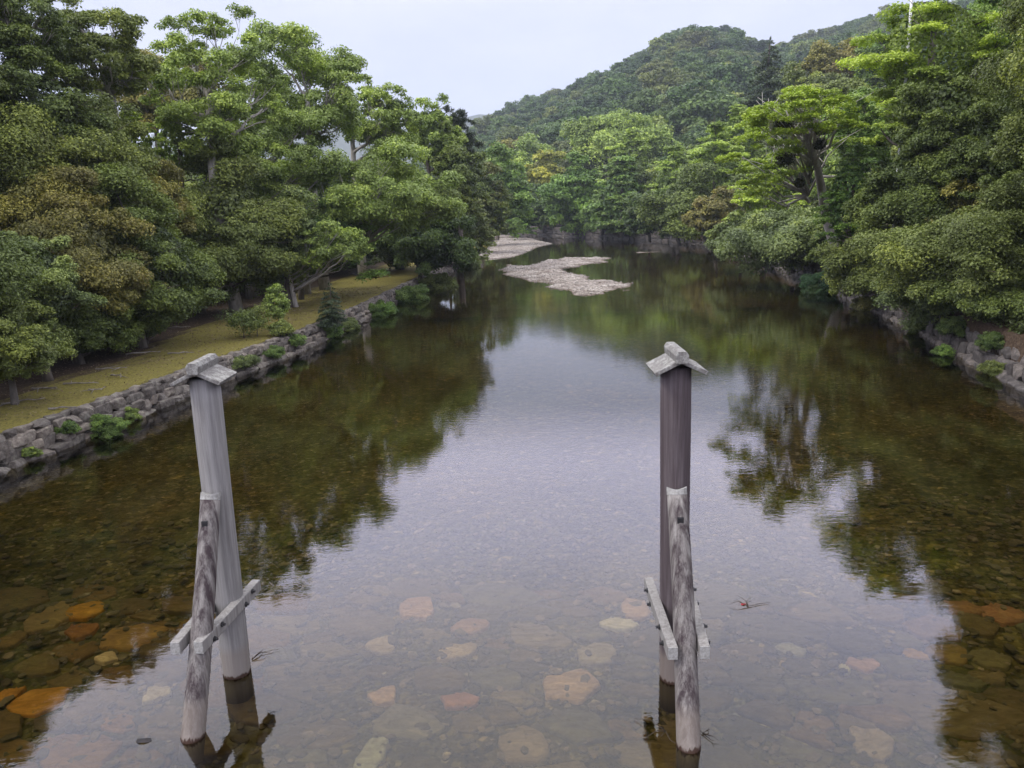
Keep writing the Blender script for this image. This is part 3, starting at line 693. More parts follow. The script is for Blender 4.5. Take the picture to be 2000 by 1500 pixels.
# name, kind, px centre, py top, width px, depth, py of lowest leaves (None = near ground), colour, leaf material, young, label
T_LIST = [
 # ---- left bank
 ('evergreen_tree', 'oak', -8, 585, 195, 29.5, 745, C_OL, G, .35, 'small light olive tree hanging low over the brown litter at the left edge'),
 ('evergreen_tree', 'oak', 45, 440, 190, 34, 665, C_GRY, G, .25, 'grey green evergreen above the small light olive tree at the left edge'),
 ('evergreen_tree', 'oak', 95, 330, 270, 39, 650, C_OLB, B_, .26, 'bronze topped evergreen on the left, the most rusty brown crown there'),
 ('evergreen_tree', 'oak', 235, 365, 260, 43, 700, C_DKO, G, .2, 'dark olive evergreen sweeping to the ground behind the round shrub on the left'),
 ('evergreen_tree', 'oak', 275, 590, 110, 44, 690, C_GRY, G, .25, 'low round grey green tree standing alone against the lawn on the left'),
 ('evergreen_tree', 'oak', 430, 290, 230, 57, 575, C_OL, G, .45, 'pale tipped olive evergreen in the middle of the left bank'),
 ('evergreen_tree', 'oak', 360, 420, 200, 56, 600, C_DKO, G, .2, 'dark evergreen wedged between the pale tipped olive tree and the lawn'),
 ('evergreen_tree', 'oak', 470, 455, 190, 58, 560, C_OL, G, .45, 'low spreading olive crown over the lawn, left of the bright camphor boughs'),
 ('evergreen_tree', 'oak', 120, 245, 290, 44, 460, C_OL, B_, .18, 'olive and bronze dome tree above the rusty crown on the left'),
 ('evergreen_tree', 'oak', 260, 300, 190, 50, 520, C_OLB, B_, .22, 'brownish olive crown behind the dark sweeping tree on the left'),
 ('maple_tree', 'maple', 250, 210, 120, 55, 330, C_LIME, L_, .3, 'bright yellow green maple spray high among olive trees on the left'),
 ('maple_tree', 'maple', 345, 222, 150, 58, 330, C_LG, L_, .3, 'yellow green maple just right of the bright maple spray on the left'),
 ('evergreen_tree', 'oak', 155, 175, 170, 47, 350, C_OL, G, .3, 'olive dome below the tall thin trunked tree at upper left'),
 ('evergreen_tree', 'oak', 40, 95, 190, 43, 350, C_DKO, G, .3, 'dark green crown at the far left edge under the tall trees'),
 ('evergreen_tree', 'camphor', 180, -15, 190, 50, 200, C_OL, G, .3, 'tall tree at upper left with bare pale trunks under a high domed crown'),
 ('evergreen_tree', 'camphor', 15, -60, 200, 45, 105, C_DKO, G, .3, 'tall dark tree filling the top left corner'),
 ('evergreen_tree', 'oak', 290, 95, 130, 88, 260, C_OLB, B_, .5, 'brown tinged crown in the gap between the tall left trees'),
 ('evergreen_tree', 'oak', 395, 105, 110, 90, 260, C_OLB, B_, .6, 'bronze crown low behind the airy camphor top'),
 ('camphor_tree', 'camphor', 395, -8, 230, 58, 320, C_CAM, G, .5, 'airy camphor with the highest thin sprays against the sky'),
 ('camphor_tree', 'camphor', 590, 38, 230, 74, 290, C_CAM, G, .5, 'tall camphor with tufted crown and pale limbs against the sky'),
 ('camphor_tree', 'camphor', 735, 135, 150, 86, 300, C_CAM, G, .5, 'smaller camphor with notched top right of the tall tufted camphor'),
 ('camphor_tree', 'camphor', 520, 205, 230, 68, 400, C_CAM, G, .4, 'broad camphor in front of the tall ones with long grey boughs'),
 ('camphor_tree', 'camphor', 740, 262, 290, 70, 470, C_CAM, G, .45, 'camphor reaching long bare pale boughs out over the river on the left'),
 ('maple_tree', 'maple', 640, 385, 230, 66, 535, C_VIV, G, .4, 'vivid green layered tree hanging low over the lawn below the camphors'),
 ('camphor_tree', 'camphor', 640, 430, 150, 60, 520, C_CAM, G, .5, 'bright green bough tips nearest the lawn on the left bank'),
 ('evergreen_tree', 'oak', 545, 370, 150, 60, 520, C_GRY, G, .2, 'grey green twiggy tree left of the vivid layered tree'),
 ('evergreen_tree', 'oak', 850, 190, 85, 104, 330, C_CAM, G, .5, 'small round light green crown left of the dark pine'),
 ('pine_tree', 'pine', 882, 208, 84, 112, 350, (.045, .06, .04), G, .0, 'dark bristly pine beside the sky gap on the left bank'),
 ('evergreen_tree', 'oak', 888, 275, 100, 102, 430, C_DKO, B_, .15, 'dark brownish green crown below the pine'),
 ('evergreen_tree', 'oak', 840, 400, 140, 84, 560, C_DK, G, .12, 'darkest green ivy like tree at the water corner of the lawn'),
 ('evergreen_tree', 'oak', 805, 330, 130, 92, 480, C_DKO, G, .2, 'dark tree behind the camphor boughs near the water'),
 ('maple_tree', 'maple', 915, 370, 105, 108, 505, C_OL, G, .5, 'olive tree with pale green drooping edge above the gravel beach'),
 ('evergreen_tree', 'oak', 945, 318, 90, 145, None, C_DKO, B_, .25, 'brown green crown behind the gravel beach'),
 ('evergreen_tree', 'oak', 985, 295, 85, 175, None, C_MID, G, .3, 'mid green tree standing behind the gravel beach'),
 ('maple_tree', 'maple', 1018, 320, 55, 205, None, C_VIV, G, .3, 'narrow green tree at the tip of the left bank by the river bend'),
 # ---- right bank
 ('evergreen_tree', 'oak', 1935, 400, 290, 39, 735, C_OL, G, .5, 'large olive tree with yellow tips leaning over the stones at the right edge'),
 ('evergreen_tree', 'oak', 1985, 265, 230, 46, 520, C_OLB, G, .5, 'olive crown at the right edge above the large leaning one'),
 ('evergreen_tree', 'oak', 1820, 500, 160, 44, 665, C_GRY, G, .3, 'grey green tree overhanging the boulder bank left of the large leaning olive'),
 ('evergreen_tree', 'oak', 1725, 440, 180, 54, 640, C_OL, G, .4, 'olive evergreen with dark hollows at the middle of the right bank'),
 ('evergreen_tree', 'oak', 1690, 560, 100, 56, 655, C_OLB, G, .4, 'low olive bush tree touching the water on the right bank'),
 ('evergreen_tree', 'oak', 1555, 408, 210, 79, 545, C_GRY, G, .3, 'wide grey olive tree with bare twigs leaning over the right water edge'),
 ('evergreen_tree', 'oak', 1450, 410, 120, 98, 515, C_GRY, G, .3, 'grey green crown dipping to the water left of the wide twiggy one'),
 ('evergreen_tree', 'oak', 1860, 125, 190, 50, 330, C_DKO, G, .2, 'dark evergreen under the bright maple at upper right'),
 ('evergreen_tree', 'oak', 1800, 262, 200, 50, 470, C_DKO, G, .3, 'dark olive crown in the middle of the right slope'),
 ('maple_tree', 'maple', 1675, 275, 160, 59, 480, C_VIV, G, .35, 'vivid mid green layered maple right of the grey trunk'),
 ('maple_tree', 'maple', 1830, -45, 300, 54, 215, C_LIME, L_, .35, 'largest bright lime maple at the top right'),
 ('maple_tree', 'maple', 1785, 160, 170, 52, 265, C_LIME, L_, .2, 'lower lime maple spray in front of the white pole'),
 ('camphor_tree', 'oak', 1690, 172, 120, 66, 330, C_MID, G, .4, 'round tufted green tree between the grey trunk tree and the pole'),
 ('deciduous_tree', 'maple', 1500, 300, 160, 100, 440, C_LIME, L_, .3, 'yellow green layered tree left of the grey trunk'),
 ('maple_tree', 'maple', 1400, 235, 150, 148, 400, C_LG, L_, .35, 'light lime layered tree on the lower hillside, centre right'),
 ('maple_tree', 'maple', 1445, 200, 120, 165, 330, C_LG, L_, .3, 'lime crown above the light lime layered tree'),
 ('evergreen_tree', 'oak', 1330, 340, 150, 140, 480, C_DKO, G, .3, 'dark green tree down to the water on the centre right bank'),
 ('evergreen_tree', 'oak', 1400, 365, 90, 122, 470, C_OLB, B_, .4, 'olive brown tinged crown over the right water edge'),
 ('maple_tree', 'maple', 1320, 280, 130, 170, 420, C_LG, L_, .2, 'green layered tree above the dark water side tree'),
 ('maple_tree', 'maple', 1215, 300, 130, 188, None, C_MID, G, .5, 'broad green tree leaning out at the centre of the far bank'),
 ('deciduous_tree', 'maple', 1235, 245, 110, 215, 400, C_LG, L_, .35, 'yellow green tree with thin trunks behind the broad far bank tree'),
 ('evergreen_tree', 'oak', 1125, 300, 110, 214, None, C_VIV, G, .3, 'deep green tree at the bend beside the dark wall'),
 ('evergreen_tree', 'oak', 1062, 292, 75, 250, 400, C_YEL, L_, .2, 'bright yellow blossom coloured crown above the river bend'),
 ('evergreen_tree', 'oak', 1060, 345, 75, 240, 448, C_DK, G, .2, 'very dark tree under the yellow crown at the bend'),
 ('evergreen_tree', 'dome', 1195, 220, 170, 280, 330, C_LG, G, .3, 'wide light green dome on the lower slope of the hill'),
 ('evergreen_tree', 'dome', 1020, 262, 110, 300, 400, C_LG, G, .2, 'light green dome at the foot of the hill in the valley'),
 ('evergreen_tree', 'dome', 990, 262, 80, 330, 380, C_OLB, B_, .2, 'brownish crown at the valley mouth under the blue ridge'),
 ('cedar_tree', 'cedar', 1505, 75, 120, 215, 240, (.035, .055, .028), G, .15, 'dark conical cedar rising on the hillside'),
 ('evergreen_tree', 'dome', 1635, 92, 120, 200, 200, C_OLB, B_, .4, 'bronze dome crown right of the cedar'),
 ('evergreen_tree', 'dome', 1680, 70, 70, 215, 150, C_OLB, B_, .3, 'small bronze crown near the ridge left of the white pole'),
 ('evergreen_tree', 'dome', 1725, 60, 80, 182, 180, C_MID, G, .4, 'green crown directly left of the white pole'),
 ('evergreen_tree', 'dome', 1600, 120, 150, 165, 260, C_OL, G, .35, 'olive crown below the bronze dome on the right slope'),
 ('evergreen_tree', 'dome', 1640, 150, 120, 130, 280, C_OL, G, .35, 'olive crown behind the tufted tree on the right slope'),
 ('evergreen_tree', 'oak', 1990, 70, 150, 52, 250, C_DK, G, .2, 'dark crown at the upper right edge of the picture'),
 ('evergreen_tree', 'oak', 1998, -95, 160, 56, 140, C_MID, G, .3, 'olive crown in the top right corner'),
 ('evergreen_tree', 'oak', 1955, 185, 170, 46, 400, C_DKO, G, .3, 'dark olive crown at the right, just under the dark upper edge crown'),
 ('evergreen_tree', 'oak', 1640, 420, 110, 72, 560, C_DKO, G, .2, 'dark crown at the foot of the grey trunk'),
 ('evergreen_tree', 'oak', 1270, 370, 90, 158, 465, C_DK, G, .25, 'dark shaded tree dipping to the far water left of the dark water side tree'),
 ('evergreen_tree', 'oak', 1175, 370, 80, 198, 458, C_MID, G, .3, 'low green tree over the dark masonry wall'),
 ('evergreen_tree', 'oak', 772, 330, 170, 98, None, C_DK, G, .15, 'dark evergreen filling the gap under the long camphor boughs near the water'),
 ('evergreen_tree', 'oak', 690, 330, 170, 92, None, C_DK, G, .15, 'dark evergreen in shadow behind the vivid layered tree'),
 ('evergreen_tree', 'oak', 1955, 585, 190, 37, 738, C_DKO, G, .3, 'dark low bush tree hanging over the boulders at the right edge'),
 ('evergreen_tree', 'oak', 1868, 575, 140, 42, 700, C_DK, G, .3, 'small dark crown drooping over the right boulders beside the grey green tree'),
 ('evergreen_tree', 'oak', 140, 565, 210, 38.5, 728, C_DKO, G, .15, 'dark low crown in the shade under the bronze topped tree'),
]
OFF = {430: -4, 470: -5, 360: -3, 985: -6, 1018: -7, 945: -4, 740: -7.5, 640: -3.0, 735: -3, 520: -3, 915: -3, 840: -1.5, 850: -2}
def place(i, spec):
    name, kind, px, pyt, w, Y, pyb, colr, mat, young, label = spec
    top = aty(px, pyt, Y); R = w / 2 * Y * .985 / FPX * 1.06
    gz = max(ground_z(top[0], Y), 0.2)
    if XL(Y) < top[0] < XR(Y): gz = 1.0
    H = max(top[2] - gz, 1.5)
    zb = max(aty(px, pyb, Y)[2] - gz, .15) if pyb else .3
    zb = min(zb, H * .75)
    pale = name in ('camphor_tree', 'deciduous_tree') or kind == 'camphor'
    off = OFF.get(px, 0)
    if off:
        gz2 = ground_z(top[0] + off, Y); H += gz - gz2; zb += gz - gz2; gz = gz2
    return tree(name, kind, (top[0] + off, Y, gz), R, H, zb, colr, mat, label, Y=Y, seed=100 + i, young=young, bark=BARK_P if pale else (BARK_M if i % 3 == 0 else BARK),
                tr=min(.45, .022 * H + .04), off=-off)
for i, spec in enumerate(T_LIST): place(i, spec)

# grey trunked tree with mistletoe on the right bank
def zelkova():
    Y = 67.0
    b = aty(1642, 545, Y); gz = ground_z(b[0], Y); root = empty('deciduous_tree', (b[0], Y, gz), 'tree with tall bare grey trunk and lime top on the right slope', 'tree')
    rng = np.random.default_rng(77); mb = MB()
    def P(px, py, dy=0):
        dd = dy * .7 - np.clip((430 - py) / 230, 0, 1.1) * 9.0
        q = aty(px, py, Y + dd); return q - np.array([b[0], Y, gz])
    trunkp = [np.array([0, 0, -.4]), P(1630, 490), P(1616, 430), P(1609, 400), P(1603, 360), P(1595, 320), P(1582, 285), P(1570, 250), P(1566, 215)]
    mb.tube(trunkp, [.46, .42, .4, .37, .34, .28, .22, .14, .07], 10)
    mb.tube([P(1603, 370, -.3), P(1600, 330, -.5), P(1590, 300, -.8), P(1592, 260, -.8), P(1598, 230, -1)], [.22, .22, .18, .13, .06], 8)
    for pl in ([(1580, 395), (1560, 365), (1535, 345), (1510, 325)], [(1590, 300), (1620, 285), (1628, 262), (1640, 240)], [(1585, 290), (1560, 268), (1545, 240), (1535, 215)],
               [(1572, 255), (1592, 230), (1600, 205), (1606, 190)], [(1565, 262), (1535, 250), (1510, 240), (1490, 228)], [(1595, 325), (1570, 305), (1540, 300), (1515, 290)],
               [(1570, 225), (1560, 205), (1552, 190)], [(1598, 345), (1640, 345), (1660, 335)], [(1548, 355), (1540, 320), (1525, 300)]):
        pp = [P(x, y, rng.uniform(-1.5, 1.5)) for x, y in pl]; r0 = rng.uniform(.12, .19)
        mb.tube(pp, np.linspace(r0, .04, len(pp)), 6)
    for _ in range(46):
        a = P(rng.uniform(1500, 1620), rng.uniform(205, 330), rng.uniform(-2, 2)); q = a + np.array([rng.normal() * 1.2, rng.normal() * 1.2, rng.uniform(.6, 2.4)])
        mb.tube([a, (a + q) / 2 + rng.normal(size=3) * .2, q], [.045, .032, .014], 5)
    mb.build('trunk', BARK_Z, root, smooth=True)
    C, Nn, L, T, Yg = [], [], [], [], []
    leaf = 2.5 * Y / 768; twigs = MB()
    sprays = [(1540, 182), (1600, 176), (1500, 202), (1570, 196), (1632, 200), (1478, 218), (1605, 214), (1540, 214), (1575, 222), (1515, 224), (1650, 222), (1500, 246), (1472, 262),
              (1514, 272), (1546, 288), (1478, 312), (1512, 322), (1452, 328), (1492, 340), (1462, 350), (1530, 300), (1640, 240), (1655, 268), (1562, 328), (1618, 236), (1445, 300), (1535, 250),
              (1590, 186), (1555, 170), (1625, 186), (1470, 236), (1500, 360), (1470, 372)]
    for (sx_, sy_) in sprays:
        dy0 = rng.uniform(-4.5, 3.5); r0 = rng.uniform(1.0, 1.9); c0 = P(sx_, sy_, dy0); ct = rng.random()
        for _ in range(9):
            a2 = rng.uniform(0, 6.28); r2 = r0 * math.sqrt(rng.random()); rs = rng.uniform(.3, .62)
            q = c0 + np.array([math.cos(a2) * r2, math.sin(a2) * r2, -.22 * r2 * r2 / r0 + rng.normal() * .07])
            nl = int(rs * rs * 3.14 * 2.1 / (.28 * leaf * leaf)); rl = rs * np.sqrt(rng.random(nl)); al = rng.uniform(0, 6.28, nl); pt = rng.random()
            C.append(q + np.stack([np.cos(al) * rl, np.sin(al) * rl, rng.normal(size=nl) * .07 - .35 * rl * rl / rs], 1))
            Nn.append(unit(np.array([0, 0, 1.0]) + rng.normal(size=(nl, 3)) * .4)); T.append(np.clip(.3 * ct + .2 * pt + .5 * rng.random(nl), 0, 1)); Yg.append(.7 * rng.random(nl)); L.append(leaf * rng.uniform(.6, 1.3, nl))
        mb_ = c0 * .5 + P(1575, sy_ + 75, 0) * .5
        twigs.tube([P(1580, min(sy_ + 110, 380), 0), mb_ + rng.normal(size=3) * .2, c0 - np.array([0, 0, .1])], [.10, .06, .02], 5)
    twigs.build('bough', BARK_Z, root, smooth=True)
    L = np.concatenate(L); V_, F_ = quads(np.concatenate(C), np.concatenate(Nn), L, L * .6, rng)
    o = link(bpy.data.objects.new('crown', mesh_np('crown', V_, F_, LEAF_L, False, {'tone': np.concatenate(T), 'young': np.concatenate(Yg)})), root); o.color = (*C_LIME, 1)
    for (px, py, r_, lab) in ((1605, 252, .75, 'round dark mistletoe ball right of the grey trunk top'), (1601, 281, .72, 'dark mistletoe ball against the grey trunk fork'),
                              (1530, 245, 1.1, 'wide dark mistletoe clump left of the grey trunk top'), (1533, 308, 1.15, 'largest dark mistletoe clump hanging low left of the grey trunk'),
                              (1562, 357, .65, 'small dark mistletoe clump on the low left bough')):
        q = aty(px, py, Y - .8 - np.clip((430 - py) / 230, 0, 1.1) * 9.0); r_ *= .68; rr = np.random.default_rng(px); nl = 900
        dd = unit(rr.normal(size=(nl, 3))); Cc = dd * r_ * rr.uniform(.35, 1.05, (nl, 1)) * np.array([1, 1, .85])
        Ls = np.full(nl, .24); V_, F_ = quads(Cc, unit(rr.normal(size=(nl, 3))), Ls, Ls * .4, rr)
        o = link(bpy.data.objects.new('mistletoe', mesh_np('mistletoe', V_, F_, LEAF_G, False, {'tone': rr.uniform(.1, .6, nl), 'young': np.zeros(nl)})))
        o.location = q; o.color = (.055, .058, .014, 1); tag(o, lab, 'mistletoe')
zelkova()

# filler crowns standing between and behind the ones above
FILL = []
rngf = np.random.default_rng(42)
def filler(n_, fx, fy, side, cols, hrange, rrange, label, group, kinds=('oak',)):
    cnt = 0; tries = 0
    while cnt < n_ and tries < n_ * 60:
        tries += 1
        y = rngf.uniform(*fy); d = rngf.uniform(*fx)
        x = float(XL(y)) - d if side < 0 else float(XR(y)) + d
        R = rngf.uniform(*rrange)
        if any(math.hypot(x - a, y - b) < (R + c_) * .62 for a, b, c_ in FILL): continue
        ok = True
        for (root, Rr, Hh) in TREES[:len(T_LIST)]:
            if math.hypot(x - root.location.x, y - root.location.y) < Rr * .75: ok = False; break
        if not ok: continue
        FILL.append((x, y, R)); H = rngf.uniform(*hrange); gz = ground_z(x, y); cidx = int(rngf.integers(0, len(cols)))
        kd = kinds[int(rngf.integers(0, len(kinds)))]
        tree('maple_tree' if kd == 'maple' else 'evergreen_tree', kd, (x, y, gz), R, H, H * rngf.uniform(.1, .25), cols[cidx], LEAF_L if kd == 'maple' else LEAF_G, label, group=group,
             Y=max(y, 34) * 1.15, seed=5000 + len(FILL), dens=.9, young=rngf.uniform(.1, .45), tr=min(.4, .022 * H))
        cnt += 1
filler(60, (15, 48), (38, 170), -1, [C_DKO, C_OL, C_DK], (9, 13.5), (3, 4.8), 'shadowy evergreen standing deep in the left bank wood', 'evergreens deep in the left bank wood')
filler(16, (13.5, 22), (66, 128), -1, [C_DKO, C_DK, C_OL], (5, 8.5), (2.6, 3.8), 'low dark evergreen at the back edge of the left lawn', 'low evergreens edging the lawn')
filler(24, (24, 62), (72, 140), -1, [C_DKO, C_OL, C_MID], (10.5, 13.5), (4.5, 6), 'tall green tree behind the camphors on the left bank', 'tall trees behind the camphors')
filler(60, (6, 62), (40, 190), 1, [C_OL, C_DKO, C_MID, C_LG, C_GRY, C_OLB], (8, 12), (3.2, 5.0), 'green tree crowded among others on the right hillside', 'trees crowded on the right hillside', ('oak', 'oak', 'maple'))
filler(16, (3, 34), (185, 285), 1, [C_OL, C_MID, C_LG, C_DKO], (10, 14), (4, 6), 'green tree behind the far wall at the river bend', 'trees behind the far wall', ('dome',))
filler(9, (1, 18), (225, 262), -1, [C_OL, C_MID, C_DKO], (9, 13), (3.6, 5), 'green tree on the left bank tip beyond the gravel beach', 'trees on the left bank tip', ('dome',))
# trees just outside the frame whose reflections the water shows
for k, (x, y, R, H, c_) in enumerate(((-25, 25, 5.5, 14.5, C_DKO), (-31, 33, 5.5, 21, C_OL), (-20, 14, 4.5, 9.5, C_DKO), (-36, 44, 6, 26, C_DKO), (27, 30, 5.5, 20, C_OL), (25, 21, 5.5, 16, C_DKO), (22, 12, 5, 12, C_DK), (33, 38, 6, 22, C_DKO), (34, 24, 6, 20, C_DKO), (-30, 40, 6, 21, C_OL), (33, 43, 4.8, 18, C_MID), (27.5, 35, 5.5, 20, C_OL))):
    tree('evergreen_tree', 'oak', (x, y, ground_z(x, y)), R, H, H * .12, c_, LEAF_G, ('evergreen by the bridge at the left edge of view, reflected in the near water' if x < 0 else 'evergreen by the bridge at the right edge of view, reflected in the near water'), group='trees beside the bridge on the left' if x < 0 else 'trees beside the bridge on the right', Y=38, seed=900 + k, tr=.35)

# ------------------------------------------------------------------ shrubs, saplings, ferns
def shrub(px, py, w, h, colr, label, kind='shrub', mat=None, name='shrub', zl=None, seed=1, dens=1.0, young=.3, stem=.1, leafk=.8, sink=0.0):
    z0 = 1.15 if zl is None else zl
    q = onz(px, py, z0)
    if zl is not None:      # rooted on the face of the sloping wall
        best = min(np.arange(.1, 2.6, .05), key=lambda z_: (lambda p_: abs((p_[0] - XR(p_[1]) if p_[0] > 0 else XL(p_[1]) - p_[0]) - ((.62 if p_[0] > 0 else .34) * z_ - .12)))(onz(px, py, z_)))
        z0 = float(best); q = onz(px, py, z0)
    dpt = q[1]; R = w / 2 * dpt / FPX; H = h * dpt / FPX
    if sink: z0 -= H * .35; R *= .95; colr = tuple(v * .8 for v in colr)
    return tree(name, kind, (q[0], q[1], z0), R, H, H * stem, colr, mat or LEAF_G, label, cat='shrub', Y=dpt, seed=seed, dens=dens, young=young, tr=.03, leafk=leafk)
shrub(476, 660, 34, 60, C_DKO, 'thin dark twiggy sapling on the lawn left of the light green one', stem=.2, dens=.22, seed=11, kind='camphor')
shrub(503, 657, 30, 52, C_OL, 'olive twiggy sapling between the dark and the light green saplings', stem=.2, dens=.22, seed=12, kind='camphor')
shrub(545, 645, 50, 84, C_CAM, 'light green leafy sapling on the lawn near the wall', stem=.25, dens=.7, seed=13, young=.5)
shrub(550, 655, 44, 26, C_OL, 'low olive bush at the foot of the light green sapling', seed=14, stem=0.05)
tree('pine_sapling', 'cedar', tuple(onz(650, 628, 1.15)), 1.0, 2.5, .15, (.06, .085, .05), LEAF_G, 'young bristly pine on the lawn edge above the wall', cat='shrub', Y=50, seed=15, dens=1.3, young=0, tr=.05, leafk=.8)
for k, (px, py, w, h, z, c_, lab) in enumerate((
    (210, 845, 62, 52, .5, C_MID, 'dark green fern tuft on the wall, largest of the near ones'),
    (252, 815, 34, 32, .8, C_LG, 'bright green weed clump on the wall right of the dark fern'),
    (62, 885, 30, 20, .7, C_LG, 'small bright green weed low on the wall at the left edge'),
    (130, 838, 44, 28, .9, C_MID, 'green weed patch on the wall between the two tufts'),
    (470, 712, 60, 26, .9, C_GRY, 'pale green creeping plant on the wall right of the left post'),
    (530, 692, 50, 24, .9, C_MID, 'green creeping plant on the wall above the water, second from the left post'),
    (575, 668, 36, 26, .9, C_MID, 'small leafy clump on the wall below the saplings'),
    (645, 652, 56, 42, .8, C_VIV, 'bushy green clump on the wall below the young pine'),
    (682, 640, 40, 30, .8, C_GRY, 'grey green clump on the wall right of the bushy one'),
    (745, 612, 56, 34, .9, C_VIV, 'bluish green bush on the wall beyond the young pine'),
    (805, 585, 60, 40, .9, C_MID, 'green bush hanging over the wall at the dark tree'),
    (850, 560, 60, 40, .6, C_OL, 'olive bush hanging over the water at the end of the lawn'),
    (905, 520, 60, 50, .5, C_GRY, 'grey green bush over the water before the gravel beach'),
    (1618, 568, 74, 66, .7, (.05, .13, .055), 'blue green rounded bush over the water on the right bank'),
    (1845, 690, 34, 24, .9, C_VIV, 'vivid green fern on the right boulder bank'),
    (1800, 640, 50, 36, 1.3, C_DKO, 'green shrub on top of the right boulder bank'),
    (1945, 725, 46, 34, .9, C_OL, 'dry grassy tuft among the boulders at right'),
    (1700, 600, 56, 40, .9, C_OLB, 'olive shrub at the start of the visible right boulders'),
    (1870, 655, 60, 36, 1.9, C_DK, 'dark shrub above the right boulders'),
    (1940, 685, 60, 40, 1.9, C_DK, 'dark leafy shrub above the boulders at the right edge'))):
    zz_ = z; shrub(px, py, w, h, c_, lab, zl=z, seed=30 + k, stem=.0, dens=1.2, leafk=.5, young=.35, sink=.3 if zz_ < 1.6 else 0, name='fern' if 'fern' in lab else ('bush' if 'bush' in lab else 'weed' if 'weed' in lab or 'plant' in lab else 'shrub'))

# low undergrowth covering the right hillside and the floor of the left wood
rng = np.random.default_rng(71); Cs = []
nl = 90000
yy = rng.uniform(8, 200, nl) ** 1.0; d = 200 * rng.random(nl) ** 2.2 * .45 + .8; xx = XR(yy) + d
n2_ = 30000; y2 = rng.uniform(25, 240, n2_); d2 = np.interp(y2, [25, 45, 62, 80, 120, 240], [9, 11, 15, 14, 10.5, 6]) + 45 * rng.random(n2_) ** 1.5; x2 = XL(y2) - d2
n3_ = 26000; y3 = 16 + 160 * rng.random(n3_) ** 1.5; x3 = XR(y3) + .75 + 4.5 * rng.random(n3_) ** 1.3
n4_ = 14000; y4 = rng.uniform(22, 50, n4_); x4 = XR(y4) + rng.uniform(.85, 7.5, n4_)
X_ = np.concatenate([xx, x2, x3, x4]); Y_ = np.concatenate([yy, y2, y3, y4])
bump_ = np.array([.5 + .5 * mnoise.noise(Vector((x * .35, y * .35, 3))) for x, y in zip(X_, Y_)])
Z_ = np.array([ground_z(x, y) for x, y in zip(X_, Y_)]) + rng.random(len(X_)) * (.15 + 1.5 * bump_ ** 2)
Lv = np.clip(4.2 * np.hypot(X_, Y_) / 768, .12, 1.4)
V_, F_ = quads(np.stack([X_, Y_, Z_], 1), unit(np.array([0, 0, .8]) + rng.normal(size=(len(X_), 3)) * .6), Lv, Lv * .55, rng)
ug = link(bpy.data.objects.new('undergrowth', mesh_np('undergrowth', V_, F_, LEAF_G, False, {'tone': np.clip(bump_ * .6 + .4 * rng.random(len(X_)), 0, 1), 'young': .3 * rng.random(len(X_))})))
ug.color = (.06, .08, .03, 1); struct(ug, 'stuff')

# fallen branches on the lawn
rng = np.random.default_rng(61)
for k, (px, py, L_px, ang, lab) in enumerate((
    (45, 785, 70, .35, 'long pale fallen branch on the lawn at the left edge'), (215, 722, 60, .05, 'pale fallen branch on the litter, centre of the left lawn'),
    (230, 735, 40, -.4, 'short forked branch below the pale fallen branch'), (160, 750, 70, .1, 'thin grey fallen branch left of the forked one'),
    (280, 690, 60, .15, 'fallen branch near the low round tree'), (355, 690, 50, .0, 'thin fallen twig right of the low round tree'),
    (190, 762, 30, .5, 'short broken stick nearest the wall'), (350, 640, 40, .1, 'pale stick on the dark litter under the trees'),
    (120, 800, 50, .1, 'thin brown twig on the moss above the near wall'), (90, 760, 60, -.1, 'thin dark twig on the litter at the left'))):
    a = onz(px, py, 1.17); L = L_px * a[1] / FPX; d = np.array([math.cos(ang), math.sin(ang) * 1.6, 0]); d /= np.linalg.norm(d)
    root_pts = [a + d * L * (t - .5) + np.array([0, 0, .02 + .05 * rng.random()]) + rng.normal(size=3) * [.06, .1, .01] for t in np.linspace(0, 1, 6)]
    mb = MB(); mb.tube(root_pts, np.linspace(.045, .015, 6), 5)
    for _ in range(3):
        i = rng.integers(1, 5); e = root_pts[i] + rng.normal(size=3) * [.35, .5, .04]; e[2] = max(e[2], 1.16); mb.tube([root_pts[i], (root_pts[i] + e) / 2, e], [.022, .016, .008], 4)
    o = mb.build('fallen_branch', TWIG, smooth=True); tag(o, lab, 'branch')
# leaf litter: dry leaves no one could count
nl = 9000; yy = rng.uniform(22, 75, nl); off = rng.gamma(2.2, 2.6, nl) + .5; xx = XL(yy) - off
zz = np.array([ground_z(x, y) for x, y in zip(xx, yy)]) + .015
Lv = rng.uniform(.06, .14, nl) * (yy / 40) ** .5
V_, F_ = quads(np.stack([xx, yy, zz], 1), unit(np.array([0, 0, 1.0]) + rng.normal(size=(nl, 3)) * .35), Lv, Lv * .5, rng)
LITTER = simple_mat('dry_leaf', [(.35, (.07, .045, .03)), (.5, (.17, .12, .075)), (.65, (.30, .24, .15))], .9, 8, bump=0)
struct(link(bpy.data.objects.new('leaf_litter', mesh_np('leaf_litter', V_, F_, LITTER))), 'stuff')

